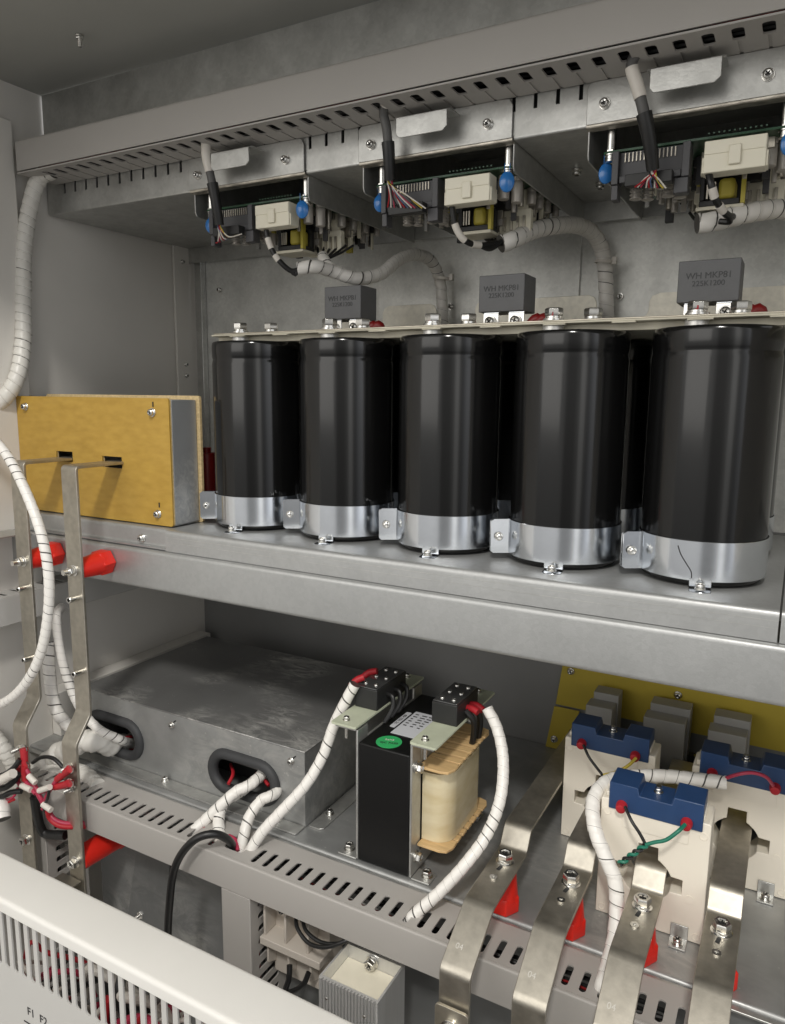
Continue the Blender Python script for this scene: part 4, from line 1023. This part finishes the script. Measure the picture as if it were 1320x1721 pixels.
cable('taped_cable', 'thick crumpled white taped bundle entering the left oval grommet',
      [(-0.2624,-0.0980,-0.3086), (-0.2361,-0.0960,-0.2848), (-0.2086,-0.0920,-0.2649), (-0.1827,-0.0840,-0.2526), (-0.1727,-0.0700,-0.2597), (-0.1811,-0.0450,-0.2741), (-0.1906,-0.0150,-0.2896)],
      lambda u, L: .0118 + .0009 * math.sin(u * 260) + .0005 * math.sin(u * 610), TAPEW, spiral=(.019, .14), n=24)
cable('taped_cable', 'second white taped bundle under the crumpled one at the left edge',
      [(-0.2929,-0.1100,-0.3233), (-0.2518,-0.1050,-0.3010), (-0.2131,-0.0980,-0.2880), (-0.1857,-0.0920,-0.2892), (-0.1519,-0.1000,-0.2917)], .0085, TAPEW, spiral=(.014, .10))
cable(SP, 'grey white corrugated cable at the far left edge behind the bus bar', [(-0.2892,-0.1400,-0.2334), (-0.2672,-0.1350,-0.2551), (-0.2590,-0.1250,-0.2862), (-0.2595,-0.1200,-0.3217)], .0085, SPIRB, spiral=(.008, .10))
cable(SP, 'short white cable stub at the left edge above the cream panel', [(-0.2664,-0.1600,-0.3000), (-0.2294,-0.1650,-0.3007), (-0.2173,-0.1700,-0.3137)], .0085, SPIR)
# leads at the left oval grommet
wire([(-0.1636,-0.0550,-0.2581), (-0.1652,-0.0460,-0.2609), (-0.1726,-0.0300,-0.2680)], .0022, REDT, 'red wire end showing in the left oval grommet')
wire([(-0.1781,-0.0580,-0.2751), (-0.1706,-0.0500,-0.2767), (-0.1738,-0.0300,-0.2864)], .0030, REDD, 'dark red wire entering the left oval grommet under the white cable')
# cables from the right oval grommet
cable(SP, 'white spiral cable leaving the right oval grommet and slanting down left into the trunk',
      [(.035, -.030, -.2460), (0.0337,-0.0620,-0.2543), (0.0237,-0.0750,-0.2598), (0.0152,-0.0860,-0.2696), (0.0025,-0.0960,-0.2849), (-0.0052,-0.1100,-0.2951), (-0.0116,-0.1120,-0.3038)], .0056, SPIR, spiral=(.0100, .09))
cable(SP, 'white spiral wrapped cable bending straight down into the trunk from the right oval grommet',
      [(.030, -.030, -.2560), (0.0195,-0.0640,-0.2665), (0.0121,-0.0800,-0.2723), (0.0146,-0.0920,-0.2827), (0.0256,-0.1030,-0.2924), (0.0327,-0.1080,-0.3031)], .0058, SPIR, spiral=(.0100, .09))
cable(SP, 'white spiral wrapped cable arching out of the right side of the right oval grommet',
      [(.050, -.030, -.2600), (0.0615,-0.0620,-0.2581), (0.0546,-0.0740,-0.2610), (0.0509,-0.0880,-0.2719), (0.0532,-0.1000,-0.2853), (0.0550,-0.1080,-0.3020)], .0054, SPIR, spiral=(.0100, .09))
cable(SP, 'long white spiral cable from the left terminal block of the transformer',
      [(0.1430,-0.0420,-0.1336), (0.1357,-0.0450,-0.1489), (0.1260,-0.0520,-0.1740), (0.1197,-0.0620,-0.2025), (0.1101,-0.0760,-0.2275), (0.0925,-0.0900,-0.2521), (0.0760,-0.1010,-0.2744), (0.0634,-0.1100,-0.2992)], .0052, SPIR, spiral=(.0130, .06))
cable(SP, 'white spiral cable arching from the right terminal block of the transformer to the trunk',
      [(0.2649,-0.0140,-0.1410), (0.2765,-0.0180,-0.1564), (0.2865,-0.0280,-0.1776), (0.2916,-0.0450,-0.2040), (0.2872,-0.0620,-0.2293), (0.2772,-0.0820,-0.2483), (0.2617,-0.0980,-0.2694), (0.2449,-0.1100,-0.2885), (0.2382,-0.1140,-0.2977)], .0050, SPIRF, spiral=(.0090, .07))
cable(SP, 'white spiral cable from the rear right sensor down in front of the nearest sensor',
      [(0.4608,0.0400,-0.1852), (0.4416,0.0380,-0.1868), (0.4138,0.0300,-0.1873), (0.3874,0.0120,-0.1865), (0.3722,-0.0100,-0.1849), (0.3665,-0.0300,-0.1926), (0.3724,-0.0470,-0.2065), (0.3836,-0.0550,-0.2232), (0.3925,-0.0580,-0.2389), (0.3963,-0.0640,-0.2593), (0.3984,-0.0780,-0.2744), (0.3982,-0.0970,-0.2833), (0.3984,-0.1120,-0.2870), (0.3956,-0.1046,-0.3000)], .0058, SPIR, spiral=(.0110, .08))
for pts, m, lb in (([(-0.0234,-0.0300,-0.2641), (-0.0026,-0.0500,-0.2595), (0.0013,-0.0620,-0.2647)], REDT, 'red wire behind the cables in the left part of the right oval grommet'),
                   ([(0.0128,-0.0300,-0.2648), (0.0314,-0.0450,-0.2566), (0.0446,-0.0500,-0.2598)], REDT, 'red wire in the right part of the right oval grommet'),
                   ([(0.0050,-0.1040,-0.2901), (0.0135,-0.1050,-0.2952), (0.0305,-0.1120,-0.2984)], REDT, 'red wire under the split cables where they enter the trunk'),
                   ([(0.0380,-0.1040,-0.2879), (0.0479,-0.1060,-0.2880), (0.0558,-0.1120,-0.2932)], WPNK, 'pink wire between the cables entering the trunk'),
                   ([(0.0144,-0.1120,-0.2992), (0.0243,-0.1100,-0.2933), (0.0374,-0.1120,-0.2930)], WWHT, 'white wire loop under the black cable at the trunk')):
    wire(pts, .0019, m, lb)
# black cable over the trunk
blk = cable('black_cable', 'glossy black cable arching out of the trunk and hanging down over its front',
            [(0.0467,-0.1120,-0.3024), (0.0504,-0.1140,-0.2876), (0.0509,-0.1240,-0.2744), (0.0457,-0.1340,-0.2669), (0.0335,-0.1430,-0.2705), (0.0180,-0.1470,-0.2889), (0.0083,-0.1490,-0.3118), (0.0030,-0.1500,-0.3441), (-0.0013,-0.1500,-0.3805), (-0.0067,-0.1500,-0.4509)], .0037, WRAPD, spiral=None)
# wires to the two pole base
wire([(0.1226,-0.1120,-0.3318), (0.1348,-0.1260,-0.3343), (0.1518,-0.1320,-0.3385), (0.1719,-0.1340,-0.3324), (0.1892,-0.1280,-0.3229), (0.1871,-0.1100,-0.3307)], .0018, WRAPD, 'lower of two thin black wires looping below the trunk')
wire([(0.1299,-0.1120,-0.3339), (0.1430,-0.1240,-0.3354), (0.1617,-0.1280,-0.3363), (0.1789,-0.1260,-0.3319), (0.1778,-0.1000,-0.3438)], .0018, WRAPD, 'upper of two thin black wires looping below the trunk')
wire([(0.1210,-0.1200,-0.3815), (0.1232,-0.1240,-0.3917), (0.1204,-0.1260,-0.4036), (0.1187,-0.1260,-0.4261)], .0026, WRAPD, 'black wire going straight down from the beige contactor')
wire([(0.1423,-0.1200,-0.3804), (0.1391,-0.1240,-0.3908), (0.1285,-0.1260,-0.4012), (0.1135,-0.1260,-0.4110)], .0026, WRAPD, 'black wire bending left under the beige contactor')
# sensor leads
G = 'sensor leads'
wire([(0.3938,-0.0420,-0.1841), (0.4008,-0.0500,-0.1900), (0.4074,-0.0520,-0.1968), (0.4127,-0.0520,-0.2051)], .0013, WRAPD, 'black lead from the left terminal of the nearest sensor', group=G)
wire([(0.4386,-0.0420,-0.1856), (0.4347,-0.0500,-0.1883), (0.4270,-0.0520,-0.1965), (0.4188,-0.0530,-0.2006), (0.4129,-0.0530,-0.2045)], .0015, WGREEN, 'green lead from the right terminal of the nearest sensor', group=G)
tw = []; tw2 = []
A = V(*(0.4129,-0.0530,-0.2045)); B = V(*(0.3956,-0.0600,-0.2223)); dd = (B - A).normalized(); q1 = dd.cross(V(0, 1, 0)).normalized(); q2 = dd.cross(q1)
for k in range(25):
    t = k / 24; a = t * 2 * PI * 2.6; tw.append(A.lerp(B, t) + (q1 * math.cos(a) + q2 * math.sin(a)) * .0014); tw2.append(A.lerp(B, t) - (q1 * math.cos(a) + q2 * math.sin(a)) * .0014)
r = thing('twisted_pair', 'twisted black and green leads joining the white spiral cable', 'wires', A)
MB().tube(tw, .0013, n=8, raw=True).build('green_lead', WGREEN, r); MB().tube(tw2, .0012, n=8, raw=True).build('black_lead', WRAPD, r)
wire([(0.3371,0.0500,-0.1861), (0.3440,0.0440,-0.1935), (0.3520,0.0420,-0.2011), (0.3582,0.0400,-0.2067), (0.3622,0.0200,-0.2040)], .0013, WRAPD, 'black lead from the left terminal of the rear left sensor', group=G)
wire([(0.3851,0.0500,-0.1868), (0.3789,0.0440,-0.1937), (0.3692,0.0420,-0.2012), (0.3592,0.0400,-0.2058)], .0014, WYEL, 'yellow lead from the right terminal of the rear left sensor', group=G)
wire([(0.4458,0.0500,-0.1842), (0.4511,0.0430,-0.1822), (0.4597,0.0400,-0.1817)], .0014, REDT, 'short red lead from the left terminal of the rear right sensor', group=G)
wire([(0.4574,0.0400,-0.1829), (0.4685,0.0360,-0.1736), (0.4793,0.0360,-0.1691), (0.4895,0.0400,-0.1719), (0.4952,0.0500,-0.1826)], .0015, WPNK, 'pink red lead looping to the right terminal of the rear right sensor', group=G)

# spiral cables on the upper back wall
cable(SP, 'white spiral cable waving across the back wall from the leftmost driver board',
      [(0.0367,0.0200,0.2587), (0.0514,0.0300,0.2614), (0.0595,0.0500,0.2591), (0.0756,0.0700,0.2538), (0.0867,0.1000,0.2619), (0.0903,0.1300,0.2796), (0.0943,0.1600,0.2903), (0.0997,0.1900,0.2894), (0.1026,0.2100,0.2728), (0.1047,0.2150,0.2496), (0.1057,0.2180,0.2085)], .0066, SPIR, spiral=(.0120, .09))
cable(SP, 'short white branch joining the waving spiral cable', [(0.0397,0.0600,0.2773), (0.0489,0.0550,0.2676), (0.0596,0.0520,0.2594)], .0058, SPIR)
cable(SP, 'white spiral cable arching from the middle driver board down the back wall',
      [(0.2398,0.0500,0.2706), (0.2489,0.0600,0.2757), (0.2553,0.0900,0.2878), (0.2657,0.1200,0.2968), (0.2746,0.1600,0.3047), (0.2831,0.1900,0.3039), (0.2900,0.2100,0.2908), (0.2940,0.2160,0.2704), (0.2961,0.2180,0.2461), (0.2986,0.2200,0.2029)], .0078, SPIR, spiral=(.0120, .09))
cable(SP, 'white spiral cable running from the nearest driver board out of the right edge',
      [(0.4072,0.0300,0.2680), (0.4184,0.0350,0.2696), (0.4340,0.0450,0.2744), (0.4493,0.0600,0.2794), (0.4650,0.0800,0.2828), (0.4860,0.1000,0.2784)], .0074, SPIR, spiral=(.0120, .09))
for q, lb in (((0.1104,0.2050,0.2696), 'small cable tie holding the waving spiral cable to the wall'), ((0.2955,0.2060,0.2748), 'small cable tie holding the arching spiral cable to the wall')):
    b = MB(); b.lathe([(.0098, -.0014), (.0098, .0014), (.0090, .0014), (.0090, -.0014), (.0098, -.0014)], q, (.1, 0, 1), n=28, cap=False); b.box(q[0] + .0085, q[0] + .0130, q[1] - .003, q[1] + .002, q[2] - .003, q[2] + .004)
    tag(b.build('cable_tie', WWHT), lb, 'cable tie')
# black leads with white markers from the cream connectors
def leads(bx, pts, end, label, extra):
    r = thing('connector_leads', label, 'wires', pts[0])
    MB().tube(pts, .0026, n=10).build('black_leads', WRAPD, r)
    L = spline(pts, .002); k = len(L)
    for a, c in ((.22, .42), (.50, .66)): MB().tube(L[int(k * a):max(int(k * a) + 3, int(k * c))], .0031, n=12, raw=True).build('marker_sleeve', WWHT, r)
    MB().tube([pts[-2], (V(*pts[-1]) + V(*pts[-2])) / 2 - V(0, 0, .004), end], .0022, n=8).build('black_leads', WRAPD, r)
    for e_ in extra: MB().tube(e_, .0013, n=6).build('thin_lead', WRAPD, r)
    return r
leads(0, [(0.0107,0.0040,0.2989), (0.0127,0.0040,0.2875), (0.0182,0.0060,0.2733), (0.0252,0.0100,0.2632), (0.0323,0.0160,0.2567), (0.0389,0.0200,0.2580)], (0.0389,0.0200,0.2608), 'black leads with white markers under the leftmost cream connector',
      [[mixp((0.0243,0.0750,0.2918), (0.0775,0.0750,0.2874), k / 6), mixp((0.0290,0.0680,0.2830), (0.0645,0.0680,0.2802), k / 6), mixp((0.0390,0.0620,0.2753), (0.0479,0.0620,0.2746), k / 6)] for k in range(6)])
leads(0, [(0.2119,0.0040,0.2978), (0.2132,0.0040,0.2884), (0.2159,0.0060,0.2773), (0.2214,0.0120,0.2686), (0.2289,0.0250,0.2662), (0.2414,0.0500,0.2715)], (0.2430,0.0500,0.2744), 'black leads with white markers under the middle cream connector',
      [[mixp((0.2083,0.0780,0.2899), (0.2404,0.0780,0.2870), k / 6), mixp((0.2168,0.0680,0.2809), (0.2379,0.0680,0.2791), k / 6), mixp((0.2294,0.0560,0.2725), (0.2398,0.0560,0.2716), k / 6)] for k in range(7)])
leads(0, [(0.4165,0.0020,0.2962), (0.4189,0.0000,0.2881), (0.4215,0.0040,0.2797), (0.4261,0.0120,0.2727), (0.4296,0.0200,0.2698), (0.4320,0.0300,0.2707)], (0.4234,0.0280,0.2677), 'black leads with white markers under the nearest cream connector',
      [[mixp((0.3958,0.0700,0.2852), (0.4229,0.0700,0.2824), k / 6), mixp((0.4015,0.0500,0.2769), (0.4200,0.0500,0.2750), k / 6), mixp((0.4084,0.0330,0.2693), (0.4187,0.0330,0.2683), k / 6)] for k in range(6)])
# sheathed signal cables from the trunk with a fan of thin wires
def signal(pts, label, fan, marker, grey):
    r = thing('signal_cable', label, 'cable', pts[0])
    L = spline(pts, .002); k = len(L)
    MB().tube(L, .0040, n=16, raw=True).build('grey_sheath', SLEEVE if grey else WRAPD, r, smooth=60)
    MB().tube(L[int(k * .52):], lambda u, l: .0056 - .0010 * u / l, n=16, raw=True).build('shrink_sleeve', WRAPD, r, smooth=60)
    a, c = marker; MB().tube(L[int(k * a):max(int(k * a) + 3, int(k * c))], .0046, n=16, raw=True).build('white_marker', WWHT, r, smooth=60)
    tip = L[-1]; cols = (REDT, WWHT, WPNK, WRAPD, WWHT, REDT, WBLU, WWHT, WPNK, WRAPD, WYEL, WWHT)
    A, B, bow = fan; A = V(*A); B = V(*B)
    N = 12
    for i in range(N):
        e = A.lerp(B, i / (N - 1)); mid = tip.lerp(e, .5) + V(random.uniform(-.001, .001), random.uniform(-.003, 0), bow + random.uniform(-.001, .001))
        s_ = tip + V(random.uniform(-.0022, .0022), random.uniform(-.001, .001), .002)
        MB().tube([s_, s_ - V(0, 0, .004), mid, e], .00062, n=6).build('thin_wire', cols[i], r)
    return r
signal([(-.0330, -.030, .3780), (-0.0384,-0.0240,0.3633), (-0.0369,-0.0220,0.3510), (-0.0347,-0.0200,0.3364), (-0.0335,-0.0170,0.3186), (-0.0339,-0.0130,0.3010)], 'black sheathed signal cable dropping from the trunk at the leftmost tray', ((-0.0508,0.0000,0.2877), (-0.0145,-0.0020,0.2928), -.007), (.06, .42), True)
signal([(.1660, -.030, .3780), (0.1596,-0.0240,0.3703), (0.1615,-0.0220,0.3589), (0.1623,-0.0200,0.3437), (0.1619,-0.0170,0.3292), (0.1609,-0.0140,0.3190)], 'black sheathed signal cable with a wide fan of wires at the middle tray', ((0.1531,-0.0040,0.2999), (0.1918,-0.0060,0.2944), -.001), (.0, .02), True)
signal([(.3700, -.030, .3780), (0.3633,-0.0260,0.3693), (0.3681,-0.0250,0.3543), (0.3733,-0.0230,0.3363), (0.3772,-0.0180,0.3192), (0.3794,-0.0100,0.3007)], 'thick sheathed signal cable with a printed white marker at the nearest tray', ((0.3661,-0.0040,0.2917), (0.3886,-0.0050,0.2880), -.001), (.16, .42), True)

# red terminals and jumbled wires beside the left bus bars
def ring_term(pts, label):
    r = thing('ring_terminal', label, 'terminal', pts[0], 'red ring terminals on the bus bars')
    MB().tube(pts[:3], lambda u, L: .0042 - .0008 * u / L, n=14).build('red_boot', REDT, r)
    MB().tube(pts[2:], .0022, n=10).build('lead', WPNK, r)
    MB().lathe([(.0048, -.0006), (.0048, .0006)], pts[0], (0, -1, 0), n=20).build('ring', CHROME, r)
    return r
ring_term([(-0.1289,-0.1500,-0.2412), (-0.1386,-0.1500,-0.2490), (-0.1492,-0.1510,-0.2579), (-0.1634,-0.1530,-0.2775), (-0.1715,-0.1540,-0.2961)], 'upper red ring terminal on the right hand bus bar')
ring_term([(-0.1303,-0.1500,-0.2571), (-0.1418,-0.1500,-0.2629), (-0.1539,-0.1510,-0.2678), (-0.1689,-0.1530,-0.2758), (-0.1799,-0.1550,-0.2792)], 'lower red ring terminal on the right hand bus bar')
ring_term([(-0.2020,-0.1500,-0.2378), (-0.2006,-0.1510,-0.2464), (-0.1992,-0.1520,-0.2563), (-0.1876,-0.1540,-0.2657), (-0.1741,-0.1550,-0.2789)], 'topmost red ring terminal on the left hand bus bar')
ring_term([(-0.2125,-0.1500,-0.2608), (-0.2130,-0.1510,-0.2687), (-0.2155,-0.1520,-0.2771), (-0.2029,-0.1540,-0.2795), (-0.1838,-0.1550,-0.2790)], 'red ring terminal at the left edge of the left hand bus bar')
ring_term([(-0.1981,-0.1520,-0.2547), (-0.1985,-0.1530,-0.2624), (-0.1980,-0.1540,-0.2713), (-0.1892,-0.1550,-0.2751), (-0.1786,-0.1560,-0.2797)], 'red ring terminal hanging below the topmost one')
wire([(-0.1778,-0.1550,-0.2773), (-0.1724,-0.1540,-0.2863), (-0.1667,-0.1520,-0.2971), (-0.1562,-0.1500,-0.3071), (-0.1444,-0.1400,-0.3123), (-0.1344,-0.1200,-0.3166)], .0027, WPNK, 'upper of two thick pink wires curving behind the bus bar')
wire([(-0.1624,-0.1550,-0.2942), (-0.1623,-0.1530,-0.3047), (-0.1519,-0.1500,-0.3112), (-0.1418,-0.1400,-0.3149), (-0.1348,-0.1200,-0.3223)], .0027, REDT, 'lower red wire curving behind the bus bar')
for a, c, lb in (((-0.1853,-0.1580,-0.2605), (-0.1743,-0.1580,-0.2655), 'white wire marker near the topmost red terminal'), ((-0.1986,-0.1580,-0.2749), (-0.1831,-0.1580,-0.2760), 'white wire marker left of the crossing wires'), ((-0.1693,-0.1580,-0.2727), (-0.1515,-0.1580,-0.2637), 'white wire marker beside the lower red terminal'), ((-0.1651,-0.1580,-0.2868), (-0.1522,-0.1580,-0.2896), 'white wire marker above the thick pink wires')):
    wire([a, (V(*a) + V(*c)) / 2, c], .0031, WWHT, lb, cat='marker', name='wire_marker', group='white wire markers')
wire([(-0.2216,-0.1280,-0.2692), (-0.2053,-0.1280,-0.2587), (-0.1866,-0.1270,-0.2556), (-0.1713,-0.1260,-0.2637)], .0021, WRAPD, 'black wire arching between the two bus bars')
wire([(-0.1541,-0.1570,-0.2669), (-0.1581,-0.1570,-0.2786), (-0.1679,-0.1550,-0.2932), (-0.1666,-0.1500,-0.3076)], .0016, WRAPD, 'thin black wire hanging from the lower red terminal')
for i, (pts, m, rad) in enumerate((([(-0.2575,-0.1700,-0.2717), (-0.2234,-0.1650,-0.2676), (-0.2076,-0.1600,-0.2575), (-0.2018,-0.1550,-0.2476)], WRAPD, .0030), ([(-0.2603,-0.1700,-0.2933), (-0.2252,-0.1650,-0.2831), (-0.2116,-0.1600,-0.2749), (-0.2058,-0.1550,-0.2648)], WRAPD, .0034), ([(-0.2618,-0.1700,-0.3042), (-0.2264,-0.1650,-0.2930), (-0.2149,-0.1600,-0.2867), (-0.2040,-0.1550,-0.2847)], WRAPD, .0030), ([(-0.2574,-0.1600,-0.3129), (-0.2297,-0.1600,-0.2999), (-0.2114,-0.1600,-0.2912), (-0.2097,-0.1550,-0.2822)], WPNK, .0014), ([(-0.2583,-0.1600,-0.3203), (-0.2292,-0.1600,-0.3047), (-0.2097,-0.1600,-0.2934)], REDT, .0014), ([(-0.2295,-0.1750,-0.2766), (-0.2084,-0.1720,-0.2641), (-0.1925,-0.1700,-0.2541)], WWHT, .0050), ([(-0.1975,-0.1450,-0.2947), (-0.1997,-0.1420,-0.3143), (-0.2013,-0.1380,-0.3345), (-0.1963,-0.1350,-0.3431), (-0.1711,-0.1300,-0.3393)], WRAPD, .0050))):
    wire(pts, rad, m, ('black wire from the left edge to the left hand bus bar, topmost of three', 'black wire from the left edge to the left hand bus bar, middle of three', 'black wire from the left edge to the left hand bus bar, lowest of three', 'pink wire crossing under the black wires at the left edge', 'red wire crossing under the black wires at the left edge', 'white cable end among the black wires at the left edge', 'thick black cable behind the left vertical trunk')[i])

# loose wiring behind the slotted front panel
rnd = random.Random(11)
r = thing('wire_bundle', 'tangle of white, red and black wires behind the slots of the cream panel', 'wires', (.08, -.22, -.40))
mm = (WWHT, WRAPD, REDD, WWHT, BEIGE, WRAPD, WPNK, WWHT, WRAPD, GREYL, REDT, WRAPD, WWHT, SLEEVE)
for i in range(48):
    x0 = rnd.uniform(-.06, .30); z0 = -.315 - .045 * rnd.random()
    pts = [(x0 - .05, -.235 + rnd.uniform(-.02, .02), z0 - .07)]
    for k in range(4): pts.append((pts[-1][0] + rnd.uniform(.005, .04), -.235 + rnd.uniform(-.025, .025), z0 - .03 + rnd.uniform(-.03, .025)))
    pts.append((pts[-1][0] + .02, -.23, z0 - .12))
    mcol = mm[i % len(mm)]
    MB().tube(pts, rnd.choice((.0018, .0024, .004)) if mcol is not REDT else .0022, n=10, step=.004).build('loose_wire', mcol, r)
for i in range(6):
    x = .045 + i * .034 + rnd.uniform(-.008, .008); MB().cyl((x, -.262, -.375), (x + .006, -.258, -.338 - rnd.random() * .012), .0045, .0038, n=16).build('red_boot', REDT, r)
wire([(.0, -.20, -.33), (.05, -.21, -.36), (.10, -.205, -.34), (.16, -.21, -.37)], .0035, WRAPD, 'black cable lying behind the cream panel')

C.render.engine = 'CYCLES'
